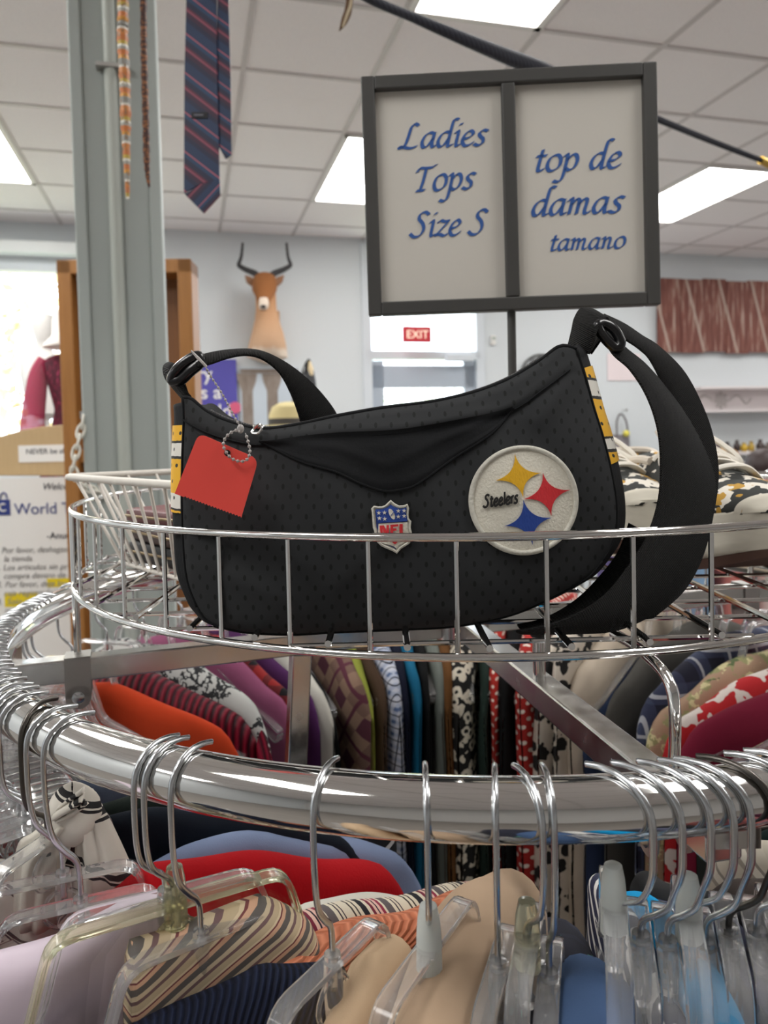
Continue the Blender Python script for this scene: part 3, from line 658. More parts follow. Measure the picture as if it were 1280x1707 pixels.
for x in (-.19, .02, .23):
    z = x * 0
    mb.prism([Vector((x - .085, -.0115, .225)), Vector((x + .085, -.0115, .225)), Vector((x + .075, -.0115, .16)), Vector((x + .045, -.0115, .08)), Vector((x + .045, -.0115, -h_ / 2 + .01)), Vector((x - .045, -.0115, -h_ / 2 + .01)), Vector((x - .045, -.0115, .08)), Vector((x - .075, -.0115, .16))], (0, -.001, 0))
mb.box((0, -.012, .245), (w_ - .01, .001, .035)); mb.local('printed_columns', STN, th, smooth=False, tri=True)
# statue and straw hat on a display table
uD, zD = on_v(512, 712, 4.6)
th = thing('display_table', 'low white display table behind the bag, under the black statue', 'table', RW(uD - .05, 4.6, 0), YAW)
MB().box((0, 0, zD - .015), (.9, .5, .03)).local('table_top', WHITE, th, smooth=False, bevel=.004)
for sx in (-1, 1):
    for sy in (-1, 1): MB().box((sx * .4, sy * .2, (zD - .03) / 2), (.04, .04, zD - .03)).local('leg', WHITE, th, smooth=False)
kk = 4.6 / FPX; th = thing('bird_statue', 'glossy black bird statue with pale beak beyond the strap loop', 'statue', RW(uD + .01, 4.6, zD), YAW)
loft([(0, 0, 0, .055, .05), (.05, 0, 0, .06, .055), (.2, 0, .0, .058, .055), (.3, 0, 0, .05, .048), (.36, .003, -.0, .037, .036), (.4, .008, 0, .022, .022), (.425, .012, 0, .008, .008)]).local('body', plain('black_glaze', C(24, 25, 30), .2), th)
loft([(.32, .02, -.045, .008, .01), (.36, .016, -.036, .018, .012), (.41, .014, -.018, .006, .006)], 10).local('beak', plain('beak_ivory', C(220, 200, 160), .4), th)
uH, zH = on_v(478, 712, 4.35)
th = thing('straw_hat', 'pale straw hat with dark band lying on the display table', 'hat', RW(uH, 4.42, zD), YAW)
loft([(0, 0, 0, .16, .15), (.006, 0, 0, .16, .15), (.012, 0, 0, .1, .1), (.07, 0, 0, .095, .095), (.12, .01, 0, .085, .085), (.145, .02, 0, .05, .05), (.15, .02, 0, .02, .02)]).local('crown', plain('straw', C(206, 192, 142), .8), th)
loft([(.014, 0, 0, .103, .103), (.05, 0, 0, .1, .1)], 24, False).local('band', plain('band_dark', C(60, 56, 54), .7), th)
# exit sign
VE = 6.1; u0, z1 = on_v(671, 544, VE); u1, z0 = on_v(718, 571, VE)
th = thing('exit_sign', 'red EXIT sign hanging in front of the door transom', 'exit sign', RW((u0 + u1) / 2, VE, (z0 + z1) / 2), YAW)
w_, h_ = u1 - u0, z1 - z0
MB().box((0, 0, 0), (w_, .04, h_)).local('housing', plain('exit_red', C(196, 44, 56), .5), th, smooth=False, bevel=.004)
text_mesh('lettering', 'EXIT', .098, plain('exit_cream', C(240, 214, 190), .5, 0, Emission_Color=(1, .8, .65, 1), Emission_Strength=.3), th, (0, -.022, -.035), 0, 'CENTER', .004)
MB().tube([(-.08, 0, h_ / 2), (-.08, 0, CEIL - (z0 + z1) / 2)], .0022, 6).tube([(.08, 0, h_ / 2), (.08, 0, CEIL - (z0 + z1) / 2)], .0022, 6).local('hanging_wire', GALV, th)
# two seated shoppers
def person(px, py, Y, hair, top, label, rot, style):
    hd = at(px, py, Y); th = thing('person', label, 'person', (hd.x, Y, 0), rot); hz = hd.z
    me = bpy.data.meshes.new('body'); S = hz - .62          # seat height
    V = [(0, 0, S + .1), (0, .0, S + .3), (0, 0, S + .44), (0, -.01, hz - .13), (0, -.015, hz - .06), (0, -.02, hz + .03), (0, -.015, hz + .09),
         (.17, .0, S + .44), (.21, -.02, S + .2), (.15, -.22, S + .1), (.1, -.28, S + .1), (-.17, 0, S + .44), (-.21, -.02, S + .2), (-.15, -.22, S + .1), (-.1, -.28, S + .1),
         (.1, -.05, S + .06), (.11, -.42, S + .07), (.11, -.42, .1), (.11, -.54, .05), (-.1, -.05, S + .06), (-.11, -.42, S + .07), (-.11, -.42, .1), (-.11, -.54, .05)]
    E = [(0, 1), (1, 2), (2, 3), (3, 4), (4, 5), (5, 6), (2, 7), (7, 8), (8, 9), (9, 10), (2, 11), (11, 12), (12, 13), (13, 14), (0, 15), (15, 16), (16, 17), (17, 18), (0, 19), (19, 20), (20, 21), (21, 22)]
    Rr = [.15, .14, .13, .055, .075, .088, .06, .06, .05, .04, .035, .06, .05, .04, .035, .09, .07, .05, .04, .09, .07, .05, .04]
    me.from_pydata(V, E, []); o = bpy.data.objects.new('body', me); COL.objects.link(o); o.parent = th
    md = o.modifiers.new('skin', 'SKIN'); o.modifiers.new('s', 'SUBSURF').render_levels = 2
    for i, r in enumerate(Rr): me.skin_vertices[0].data[i].radius = (r, r * .9)
    me.skin_vertices[0].data[0].use_root = True
    me.materials.append(plain('skin', C(222, 172, 150), .6))
    MB().grid(lambda a, b: Vector((.2 * (1 - .25 * b) * cos(2 * pi * a) * (1.1 if b > .7 else 1), .155 * sin(2 * pi * a), S + .05 + b * .46)), 24, 8, cu=True).local('sweater', cloth('shopper_top', top), th)
    mb = MB()
    if style == 'long': mb.ball((0, .015, hz + .02), (.098, .105, .115), 18, 12); mb.ball((0, .05, hz - .09), (.085, .06, .12), 16, 10)
    else: mb.ball((0, .015, hz + .025), (.1, .108, .105), 18, 12)
    mb.local('hair', hair, th)
    f = MB(); f.ball((0, -.115, hz), (.014, .02, .022), 8, 6); f.local('nose', plain('skin_nose', C(216, 160, 140), .6), th)
    for s in (-1, 1): MB().ball((s * .033, -.098, hz + .025), .011, 8, 6).local('eye', plain('eye_dark', C(50, 40, 36), .3), th); MB().ball((s * .09, 0, hz), (.012, .02, .03), 8, 6).local('ear', plain('skin_ear', C(216, 160, 140), .6), th)
    MB().box((0, -.098, hz - .045), (.05, .012, .008)).local('mouth', plain('lip', C(176, 100, 96), .5), th, bevel=.003)
    st = thing('stool', 'plain stool carrying the ' + ('blonde' if style == 'long' else 'dark-haired') + ' shopper', 'stool', (hd.x, Y, 0), rot)
    MB().lathe([(.17, S - .05), (.18, S - .03), (.17, S - .005)], 20).local('seat', BARK, st)
    for q in range(4): MB().tube([(.12 * cos(q * pi / 2 + .8), .12 * sin(q * pi / 2 + .8), S - .05), (.17 * cos(q * pi / 2 + .8), .17 * sin(q * pi / 2 + .8), 0)], .014, 8).local('leg', BARK, st)
def hairm(name, a, b):
    t = NT(name); return t.fin(t.mix(t.noise(t.vec((6, 6, 1)), 30, 3), a, b), .5)
person(1211, 777, 5.2, hairm('blonde_hair', C(206, 160, 96), C(160, 112, 56)), C(150, 120, 110), 'blonde-haired person seen from behind, beyond the patterned sneakers', radians(150), 'long')
person(1269, 785, 4.2, hairm('dark_hair', C(62, 44, 42), C(40, 28, 28)), C(180, 150, 150), 'dark-haired person bowing the head beside the blonde one', radians(-75), 'short')
# ------------------------------------------------------------------ hanging from the ceiling: ties, beaded cords, black rope, tassel
def ribbon(name, mat, parent, left, right, th=.002, n=6, smooth=True):
    a = spline(left, n); b = spline(right, n); mb = MB(); N = len(a)
    vs = [p for i in range(N) for p in (a[i], a[i] * .5 + b[i] * .5, b[i])]
    mb.add(vs, [(3 * i + k, 3 * i + k + 1, 3 * i + k + 4, 3 * i + k + 3) for i in range(N - 1) for k in (0, 1)])
    return mb.build(name, mat, parent, thick=th, sharp=0, smooth=smooth)
def ceilpt(p): return Vector((p.x, p.y, CEIL))
YT = 1.66
TST = [(0, C(24, 48, 84)), (.17, C(26, 30, 62)), (.30, C(58, 28, 56)), (.44, C(150, 72, 92)), (.50, C(90, 34, 58)), (.56, C(26, 30, 62)), (.72, C(28, 62, 98)), (.84, C(186, 96, 112)), (.88, C(24, 48, 84))]
TIE1 = diag('tie_silk', .088, TST, .8, 1, .5); TIE2 = diag('tie_silk_tail', .07, TST, .75, 1, .5); TIE3 = diag('tie_silk_tip', .07, TST, -1, 1, .5)
o0 = at(335, 0, YT); th = thing('necktie', 'navy and red diagonally striped necktie hanging from the ceiling', 'tie', o0)
def poly(name, px, Y, mat, parent, d=.004, **k):
    return MB().prism([at(x, y, Y) for x, y in px], (0, d, 0)).build(name, mat, parent, smooth=False, tri=True, origin=o0, **k)
poly('blade', [(311, -420), (310, 0), (307, 120), (306, 322), (337, 306), (366, 300), (362, 120), (361, 0), (360, -420)], YT, TIE1, th, bevel=.0015)
poly('blade_tip', [(307, 323), (340, 356), (367, 326), (366, 298), (337, 305)], YT - .001, TIE3, th, bevel=.0015)
poly('tail', [(359, -420), (362, 0), (361, 110), (362, 240), (376, 265), (386, 258), (384, 120), (381, 0), (380, -420)], YT + .006, TIE2, th, bevel=.0015)
lb = poly('care_label', [(319, 187), (346, 187), (346, 197), (319, 197)], YT - .002, plain('label_black', C(26, 26, 30), .6), th, d=.0015)
poly('label_print', [(323, 190), (339, 190), (339, 193), (323, 193)], YT - .0028, plain('label_grey', C(110, 110, 120), .6), lb, d=.0005)
MB().tube([at(335, -415, YT), ceilpt(at(335, -415, YT))], .003, 6).build('hanging_string', BLACK, th)
def cord(name, label, cat, pts, r, mat, tip=None):
    p = spline([at(x, y, y_) for x, y, y_ in pts], 12); th = thing(name, label, cat, p[0]); N = len(p)
    rr = [r * (1 - .75 * max(0, i / N - .72) / .28) * (1 + .12 * sin(i * 2.1)) for i in range(N)]
    MB().tube(p, rr, 8).build('strand', mat, th, origin=p[0])
    MB().tube([p[0], ceilpt(p[0])], .002, 6).build('hanging_string', mat, th); return th
t = NT('bead_bands'); o_ = t.xyz(); f = t.math('FRACT', t.math('ADD', t.math('DIVIDE', o_[2], .085), 50)); n_ = t.noise(t.vec((1, 1, 1)), 150, 2)
c1 = t.ramp(f, [(0, C(206, 132, 70)), (.14, C(224, 220, 208)), (.2, C(150, 150, 144)), (.36, C(214, 150, 60)), (.46, C(206, 120, 62)), (.6, C(170, 170, 160)), (.68, C(226, 224, 214)), (.74, C(196, 168, 70)), (.84, C(200, 120, 64))])
BEAD = t.fin(t.mix(t.math('GREATER_THAN', n_, .6), c1, C(150, 120, 90)), .5)
t = NT('brown_braid'); BRD = t.fin(t.mix(t.math('GREATER_THAN', t.noise(t.vec((1, 1, 3)), 90, 2), .56), C(66, 36, 28), C(150, 96, 56)), .6)
cord('beaded_cord', 'orange and white banded beaded cord hanging in front of the column', 'cord', [(202, -260, 1.72), (205, 0, 1.72), (204, 60, 1.72), (208, 140, 1.72), (210, 230, 1.72), (213, 332, 1.72)], .0125, BEAD)
cord('braided_cord', 'dark brown braided cord hanging in front of the column', 'cord', [(237, -260, 1.72), (239, 0, 1.72), (240, 90, 1.72), (243, 200, 1.72), (245, 280, 1.72), (249, 312, 1.72)], .0078, BRD)
p = spline([at(x, y, 1.9) for x, y in ((582, -200), (580, 0), (575, 28), (569, 50))], 6); th = thing('tassel', 'small brown and cream leather tassel dangling above the left edge of the sign', 'tassel', p[-1])
ribbon('leather_strip', plain('tassel_brown', C(112, 84, 62), .8), th, [at(x, y, 1.9) for x, y in ((578, -60), (576, 6), (569, 32), (565, 52))], [at(x, y, 1.9) for x, y in ((588, -60), (588, 8), (580, 36), (568, 50))], .003)
ribbon('cream_strip', plain('tassel_cream', C(206, 190, 160), .8), th, [at(x, y, 1.892) for x, y in ((584, -60), (583, 0), (577, 22), (570, 44))], [at(x, y, 1.892) for x, y in ((587, -60), (587, 2), (581, 24), (572, 46))], .003)
MB().tube([at(583, -58, 1.9), ceilpt(at(583, -58, 1.9))], .0025, 6).build('hanging_string', BRD, th)
# rope swag: thick dark rope from the ceiling down to a gold hook
rp = spline([at(*q) for q in ((560, -40, 1.35), (612, -4, 1.4), (700, 34, 1.55), (790, 72, 1.7), (860, 100, 1.85), (905, 117, 1.95), (1000, 158, 2.2), (1090, 196, 2.45), (1180, 233, 2.7), (1268, 267, 2.9))], 8)
rr = [interp([(0, .007), (.2, .009), (.45, .019), (.55, .019), (.64, .011), (1, .0095)], i / len(rp)) for i in range(len(rp))]
ROPE = NT('navy_rope'); w_ = ROPE.math('SINE', ROPE.math('MULTIPLY', ROPE.math('ADD', ROPE.xyz()[0], ROPE.xyz()[2]), 400)); ROPE.bump(w_, .2, .002); ROPEM = ROPE.fin(C(32, 34, 46), .8)
th = thing('rope_swag', 'navy black rope swag slanting behind the top of the size sign', 'rope', rp[0])
MB().tube(rp, rr, 10).build('rope', ROPEM, th); 
MB().tube([rp[0], ceilpt(rp[0])], .006, 6).build('hanging_end', ROPEM, th)
e = at(1268, 267, 2.9); e2 = at(1300, 281, 2.97); MB().tube([e, e2], .016, 10).build('gold_ferrule', plain('gold_cap', C(196, 160, 70), .35, .6), th)
MB().tube([e2, e2 + Vector((.15, .05, .03)), ceilpt(e2 + Vector((.16, .05, 0)))], .006, 6).build('hanging_end', ROPEM, th)

# ------------------------------------------------------------------ second garment rack further back on the right
YR = 2.15; zr = at(1065, 797, YR).z; xa, xb = .66, 1.95
th = thing('clothes_rail', 'straight chrome clothes rail standing behind the shoes, far right', 'clothes rack', ((xa + xb) / 2, YR, 0), radians(2))
hl = (xb - xa) / 2
MB().tube([(-hl, 0, zr), (hl, 0, zr)], .012, 12).local('rail', CHROME, th)
for s in (-1, 1):
    MB().tube([(s * (hl - .02), 0, zr), (s * (hl - .02), 0, .05)], .013, 12).local('post', CHROME, th)
    MB().tube([(s * (hl - .02), -.25, .03), (s * (hl - .02), .25, .03)], .013, 12).local('foot', CHROME, th)
def hang_cloth(w, t0, L, seed, drop=.06, nk=.06):
    r = random.Random(seed); ph = r.uniform(0, 6)
    def fn(a, b):      # a along the hanger, b around the section
        u = (a - .5) * 2 * w; au = abs(u)
        zt = -drop * max(0, (au - nk) / (w - nk)) ** 1.25 - .05 * max(0, (au / w - .86) / .14) ** 2
        edge = max(0.0, 1 - (au / w) ** 8) ** .5
        q = b * 2 - 1; s = 1 if q >= 0 else -1; q = abs(q)     # q=0 top ridge, 1 hem
        if q < .3:
            ang = q / .3 * pi / 2; n = t0 * .5 * sin(ang); z = zt - t0 * .6 * (1 - cos(ang))
        else:
            h = (q - .3) / .7; z = zt - t0 * .6 - h * (L + zt * 0 - t0 * .6); n = t0 * .5 * (1 + .5 * sm(h * 3)) + .006 * sin(u * 38 + ph + 1.2 * s) * sm(h * 4) * min(1, t0 / .03)
        return Vector((u, s * n * (edge * .9 + .1) + .004 * sin(9 * u + ph) * min(1, t0 / .02), z))
    return fn
rcol = [(C(96, 84, 130), 'muted purple top'), (C(226, 128, 120), 'salmon pink top'), (C(150, 190, 226), 'pale blue top'), (C(214, 130, 120), 'coral top'), (C(236, 226, 222), 'white blouse'), (C(206, 60, 160), 'magenta top'), (C(168, 150, 206), 'lilac top'), (C(222, 218, 226), 'off-white top'), (C(176, 190, 206), 'grey-blue top'), (C(150, 150, 152), 'grey top'), (C(196, 30, 44), 'bright red top'), (C(200, 196, 204), 'pale grey top'), (C(190, 34, 48), 'second red top'), (C(90, 96, 130), 'slate blue top')]
for k, (c, nm) in enumerate(rcol):
    x = .7 + .085 * k; th = thing('hanging_top', nm + ' on the far straight rail, ' + ('seen past the bag strap' if k < 5 else 'seen through the basket floor on the right'), 'top', (x, YR, zr - .05), radians(90 + RND.uniform(-8, 8)))
    MB().grid(hang_cloth(.2, .055, .62, k, .07), 28, 25).local('body', cloth('far_cloth', c), th, sharp=0)
    MB().tube(spline([(0, -.012, .062), (0, 0, .0655), (0, .014, .055), (0, .012, .035), (0, 0, .02), (0, 0, -.02)], 4), .0018, 6).local('hanger_hook', ZINC, th)

# ------------------------------------------------------------------ the size sign on its pole
SX, SY = .1365, .794
ctr = at(850, 320, SY)
th = thing('size_sign', 'dark framed double sign reading Ladies Tops Size S on a thin pole', 'sign', (ctr.x, SY, 0), radians(-2.2))
kk = SY / FPX; SF = plain('sign_frame_grey', C(70, 69, 67), .5)
tilt = Matrix.Rotation(radians(-.55), 4, 'Y') @ Matrix.Rotation(0, 4, 'X')
hw_, hh_ = 478 * kk / 2, 389 * kk / 2; bw = 22 * kk
sg = MB(); M3 = tilt.to_3x3(); cz = Vector((0, 0, ctr.z))
def sbox(mb, x, z, w, h, y=0, d=.013): return mb.box(cz + M3 @ Vector((x, y, z)), (w, d, h), M3)
for s in (-1, 1):
    sbox(sg, s * (hw_ - bw / 2), 0, bw, hh_ * 2); sbox(sg, 0, s * (hh_ - bw / 2), 2 * hw_ - 2 * bw, bw)
sbox(sg, 0, 0, bw, 2 * hh_ - 2 * bw)
fr = sg.local('frame', SF, th, smooth=False, bevel=.0015)
SPAP = plain('sign_paper', C(216, 211, 202), .75)
for s in (-1, 1): sbox(MB(), s * (hw_ / 2 - .002), 0, hw_ - bw * 1.2, 2 * hh_ - 2 * bw, .003, .003).local('paper', SPAP, th, smooth=False)
sbox(MB(), 0, 0, 2 * hw_ - .004, 2 * hh_ - .004, .0058, .0018).local('backing', SF, th, smooth=False)
def line(tx, px0, px1, py, xh):
    nib = (.165, radians(38)); vs, fs, w = pen_text(tx, 1, nib)
    xs = [v[0] for v in vs]; s_ = (px1 - px0) / (max(xs) - min(xs)); x_ = min(xs)
    ty = xh / s_
    def T(v): return cz + M3 @ Vector((((px0 + (v[0] - x_) * s_) - 850) * kk, .0012, ((320 - py) + v[1] * xh) * kk))
    mb = MB(); mb.add([T(v) for v in vs], fs); return mb
for tx, x0, x1, py, xh in (('Ladies', 667, 819, 241, 24), ('Tops', 694, 797, 311, 25), ('Size S', 681, 815, 386, 25), ('top de', 893, 1034, 288, 25), ('damas', 884, 1039, 360, 25), ('tamano', 914, 1038, 418, 18)):
    py2 = py + (3.5 if False else 0)
    line(tx, x0, x1, py, xh).local('lettering', INK, fr, smooth=False, thick=.0006)
zb = EYE - .124
MB().tube([(0, .004, zb + .003), (0, .004, ctr.z - hh_ + .002)], .0046, 12).local('pole', SF, th)
MB().lathe([(.045, zb + .002), (.045, zb + .006), (.012, zb + .009), (.008, zb + .022)], 20, None, (0, .004, 0)).local('base', SF, th)
# ------------------------------------------------------------------ the round rack
RC = Vector((.08, .794, 0)); RR, TR_, ZR = .45, .0152, EYE - .178
ZB = EYE - .2035          # underside spokes: centre height
pol = lambda r, q, z: Vector((RC.x + r * cos(radians(q)), RC.y + r * sin(radians(q)), z))
rk = thing('round_clothes_rack', 'chrome round clothes rack with thick tubular rail', 'clothes rack', (RC.x, RC.y, 0))
MB().tube([pol(RR, 2 * k, ZR) for k in range(180)], TR_, 20, True).build('rail', CHROME, rk, sharp=0)
def bar(p, q, w, h, name, mat, parent, **k):
    d = (q - p); L = d.length; d.normalize(); x = d; z = Vector((0, 0, 1)); y = z.cross(x).normalized(); z = x.cross(y)
    m = Matrix((x, y, z)).transposed(); return MB().box((p + q) / 2, (L, w, h), m).build(name, mat, parent, smooth=False, bevel=.0015, **k)
SPK = [(281, .17, 0), (199, .178, -.03), (101, .22, 0), (19, .22, 0)]
for q, rl, sp in SPK:
    bar(pol(.012, q, ZB), pol(RR - .006, q, ZB), .02, .021, 'spoke', CHROME2, rk)
    bar(pol(rl, q, ZB - .01), pol(rl - sp * 3, q, .02), .0195, .0195, 'leg', CHROME2, rk)
    MB().box(pol(rl - sp * 3, q, .01), (.03, .03, .02)).build('foot', BLACK, rk, smooth=False)
    MB().box(pol(RR - .004, q, ZR - .012), (.022, .022, .02)).build('weld_plate', CHROME2, rk, smooth=False)
MB().lathe([(.03, ZB - .012), (.03, ZB + .012), (.01, ZB + .014)], 20, None, (RC.x, RC.y, 0)).build('hub', CHROME2, rk)
pg = at(893, 1195, .535); pg = Vector((pg.x, pg.y, ZB + .0105))
q_ = 281; pg = pol(.213, q_, ZB + .0105)
po = MB().tube([pg, pg + Vector((0, 0, .032))], .0052, 12).build('support_peg', CHROME, rk)
MB().tube([pg + Vector((0, 0, .032)), pg + Vector((0, 0, .039))], .0066, 12).build('peg_cap', BLACK, po)
# ------------------------------------------------------------------ wire basket on top of it
RB, ZT, ZF = .3852, EYE - .0563, EYE - .1244
bk = thing('wire_basket', 'round chrome wire basket on top of the rack, holding the bag', 'basket', (RC.x, RC.y, ZF))
circ = lambda r, z, n=160: [pol(r, 360 * k / n, z) for k in range(n)]
MB().tube(circ(RB, ZT), .0026, 10, True).build('top_rim', CHROME, bk, sharp=0)
MB().tube(circ(RB, ZF), .0026, 10, True).build('bottom_rim', CHROME, bk, sharp=0)
nU = 48
first = MB().tube([pol(RB - .0015, 270, ZT), pol(RB - .0015, 270, ZF - .002)], .00165, 8)
# uprights: the angle of one is read from the photograph, the others follow at even steps
s0 = at(762, 1000, RC.y - RB); q0 = degrees(atan2(-sqrt(RB ** 2 - (s0.x - RC.x) ** 2), s0.x - RC.x))
for k in range(nU):
    q = q0 + 360 / nU * k
    MB().tube([pol(RB - .0012, q, ZT), pol(RB - .0012, q, ZF - .002)], .00165, 8).build('upright_wire', CHROME, bk)
z1_ = ZF + .0022
y = RC.y - .36
k = 0
while y < RC.y + .38:
    h = sqrt(max(0, RB ** 2 - (y - RC.y) ** 2))
    if h > .05: MB().tube([(RC.x - h, y, z1_), (RC.x + h, y, z1_)], .0016, 8).build('floor_wire', CHROME, bk)
    y += .046
x = RC.x - .345
while x < RC.x + .37:
    h = sqrt(max(0, RB ** 2 - (x - RC.x) ** 2)); mb = MB().tube([(x, RC.y - h, z1_ + .003), (x, RC.y + h, z1_ + .003)], .0021, 8); mb.build('floor_rod', CHROME, bk); x += .046
# basket legs and the clamps on the spokes
lq = at(112, 1070, RC.y - .12); lp = pol(.385, 199, 0)
mb = MB().tube([Vector((lp.x, lp.y, ZB + .012)), Vector((lp.x, lp.y, ZT))], .0034, 10); mb.build('basket_leg', CHROME, bk)
e = pol(.385, 281, 0); i_ = pol(.34, 281, 0)
for q in (281, 101, 19):
    e, i_ = pol(.40, q, 0), pol(.335, q, 0)
    MB().tube(spline([Vector((i_.x, i_.y, ZF - .003)), Vector((i_.x * .4 + e.x * .6, i_.y * .4 + e.y * .6, ZF - .006)), Vector((e.x, e.y, ZF - .02)), Vector((e.x, e.y, ZB + .01))], 8), .0034, 10).build('basket_leg', CHROME, bk)
for q in (199, 281, 101, 19):
    p = pol(.392 if q != 199 else .385, q, ZB); d = (p - Vector((RC.x, RC.y, ZB))).normalized(); m = Matrix((d, Vector((0, 0, 1)).cross(d), Vector((0, 0, 1)))).transposed()
    mb = MB()
    for s in (-1, 1): mb.box(p + m @ Vector((0, s * .0112, -.006)), (.022, .0014, .036), m); mb.lathe([(.011, -.0007), (.011, .0007)], 16, m @ Matrix.Rotation(radians(90), 3, 'X'), p + m @ Vector((0, s * .0112, -.024)))
    mb.box(p + m @ Vector((0, 0, .0118)), (.022, .0238, .0014), m)
    cl = mb.build('clamp', GALV, bk, smooth=False)
    MB().lathe([(.0055, 0), (.0055, .0022), (.003, .0038)], 12, m @ Matrix.Rotation(radians(90), 3, 'X'), p + m @ Vector((0, -.0118, -.024))).build('rivet', ZINC, cl)
    MB().lathe([(.0055, 0), (.0055, .0022), (.003, .0038)], 12, m @ Matrix.Rotation(radians(-90), 3, 'X'), p + m @ Vector((0, .0118, -.024))).build('rivet', ZINC, cl)
# ------------------------------------------------------------------ hangers: local frame at the rail axis, x outward, z up
HOOK = [(-.0125, 0, .0158), (-.006, 0, .0172), (.002, 0, .0171), (.0095, 0, .0142), (.0152, 0, .008), (.0175, 0, 0), (.0178, 0, -.015), (.0172, 0, -.032), (.0145, 0, -.0425), (.008, 0, -.0495), (.002, 0, -.0545), (0, 0, -.061), (0, 0, -.08)]
def hook_mesh(scale=1, mat=ZINC, r=.0016): return MB().tube(spline(HOOK, 6), r, 10)
def rim_strip(path, w, d, closed=False):
    """a bar of rectangular section (w across the hanger, d in its plane) along a path in the x-z plane"""
    mb = MB(); vs = []; N = len(path)
    for i, p in enumerate(path):
        a = path[(i - 1) % N] if (closed or i) else path[i]; b = path[(i + 1) % N] if (closed or i < N - 1) else path[i]
        t = (b - a).normalized(); n = Vector((-t.z, 0, t.x))
        for sx, sy in ((1, 1), (1, -1), (-1, -1), (-1, 1)): vs.append(p + n * d / 2 * sx + Vector((0, w / 2 * sy, 0)))
    fs = [(4 * i + k, 4 * i + (k + 1) % 4, 4 * ((i + 1) % N) + (k + 1) % 4, 4 * ((i + 1) % N) + k) for i in range(N if closed else N - 1) for k in range(4)]
    if not closed: fs += [(3, 2, 1, 0), tuple(4 * (N - 1) + k for k in range(4))]
    return mb.add(vs, fs)
def arc_path(pts, r=.008, n=4):
    out = [];
    for i, p in enumerate(pts):
        p = Vector(p)
        if 0 < i < len(pts) - 1:
            a = (Vector(pts[i - 1]) - p); b = (Vector(pts[i + 1]) - p); q = min(r, a.length / 2.2, b.length / 2.2); A = p + a.normalized() * q; B = p + b.normalized() * q
            out += [(A * (1 - t) + p * t) * (1 - t) + (p * (1 - t) + B * t) * t for t in [k / n for k in range(n + 1)]]
        else: out.append(p)
    return out
def hanger(name='clothes_hanger', yw=.044, top=-.07, w=.19, mat=CLEAR, hookm=ZINC, thick=.011, cone=None):
    th = thing(name, 'x', 'hanger')
    hook_mesh().local('hook', hookm, th, sharp=0)
    up = arc_path([(-w, 0, top - .125), (-yw - .014, 0, top - .05), (-yw, 0, top), (yw, 0, top), (yw + .014, 0, top - .05), (w, 0, top - .125)], .011)
    mb = rim_strip(up, thick, .0034)
    lo = arc_path([(w, 0, top - .128), (w - .004, 0, top - .14), (yw + .01, 0, top - .072), (-yw - .01, 0, top - .072), (-w + .004, 0, top - .14), (-w, 0, top - .128)], .006)
    v2 = rim_strip(lo, thick, .003); mb.add(v2.v, v2.f)
    bd = mb.local('frame', mat, th, smooth=True, sharp=50, bevel=.0008)
    web = [Vector((-yw + .002, -.0009, top - .002)), Vector((yw - .002, -.0009, top - .002)), Vector((yw + .016, -.0009, top - .05)), Vector((w - .006, -.0009, top - .132)), Vector((yw + .008, -.0009, top - .07)), Vector((-yw - .008, -.0009, top - .07)), Vector((-w + .006, -.0009, top - .132)), Vector((-yw - .016, -.0009, top - .05))]
    MB().prism(web, (0, .0018, 0)).local('web', CLEARW, th, smooth=False, tri=True)
    sk = MB().tube([(0, 0, top + .004), (0, 0, top - .012), (0, 0, top - .03)], [.0042, .0052, .0042], 12)
    sk.tube([(.012 * cos(k * pi / 8), 0, top - .02 + .012 * sin(k * pi / 8)) for k in range(16)], .0014, 6, True)
    sk.local('socket', mat, th)
    if cone: MB().lathe([(.0064, top - .012), (.0062, top + .006), (.0055, top + .014), (.0042, top + .0205), (.0026, top + .0215)], 14).local('neck_cone', cone, th)
    return th
def place(h, q, yaw=0, dz=0, pitch=0):
    h.location = pol(RR, q, ZR + dz); h.rotation_euler = (0, pitch, radians(q + yaw)); return h
def q_of(px):   # rail angle whose near point falls on the photograph column px
    d = ray(px, 1330); k = d.x / d.y; best = min(range(2000, 3300), key=lambda a: abs((RC.x + (RR + .01) * cos(radians(a / 10))) / (RC.y + (RR + .01) * sin(radians(a / 10))) - k) + (0 if sin(radians(a / 10)) < -.3 else 9))
    return best / 10
H0 = hanger(); H1 = hanger(yw=.040, top=-.066, cone=CLEARG); H2 = hanger(yw=.05, top=-.064, mat=CLEAR, cone=CLEARY); H3 = hanger(hookm=DARKWIRE, yw=.042)
# ------------------------------------------------------------------ hangers on the front of the rail
def rail_q(px):
    k = ray(px, 1400); k = k.x / k.y
    return min((abs((RC.x + RR * cos(radians(a / 10))) - k * (RC.y + RR * sin(radians(a / 10)))), a / 10) for a in range(1900, 3150))[1]
def front_hanger(label, px, ytop, body, hookdir, mat=CLEAR, cone=None, hookm=ZINC, yw=.044, w=.19):
    q = rail_q(px); c = pol(RR, q, ZR); top = at(px, ytop, c.y).z - ZR
    h = hanger(yw=yw, top=top, mat=mat, hookm=hookm, cone=cone, w=w)
    f = (top - .014 + .03) / (-.08 + .03)
    hk = [c for c in h.children if c.name.startswith('hook')][0]
    for v in hk.data.vertices:
        if v.co.z < -.03: v.co.z = -.03 + (v.co.z + .03) * f
    dl = radians(hookdir - q)
    for v in hk.data.vertices:
        if v.co.z > -.04: v.co.x /= max(.7, cos(dl)) ** sm((v.co.z + .04) / .02)
    h.location = c; h.rotation_euler = (0, 0, radians(body)); hk.rotation_euler = (0, 0, radians(hookdir - body))
    tag(h, label, 'hanger', 'hangers on the front of the rail'); return h
front_hanger('clear hanger in front of the cream scarf blouse, the rear of the pair there', 102, 1462, 200, 222, yw=.042)
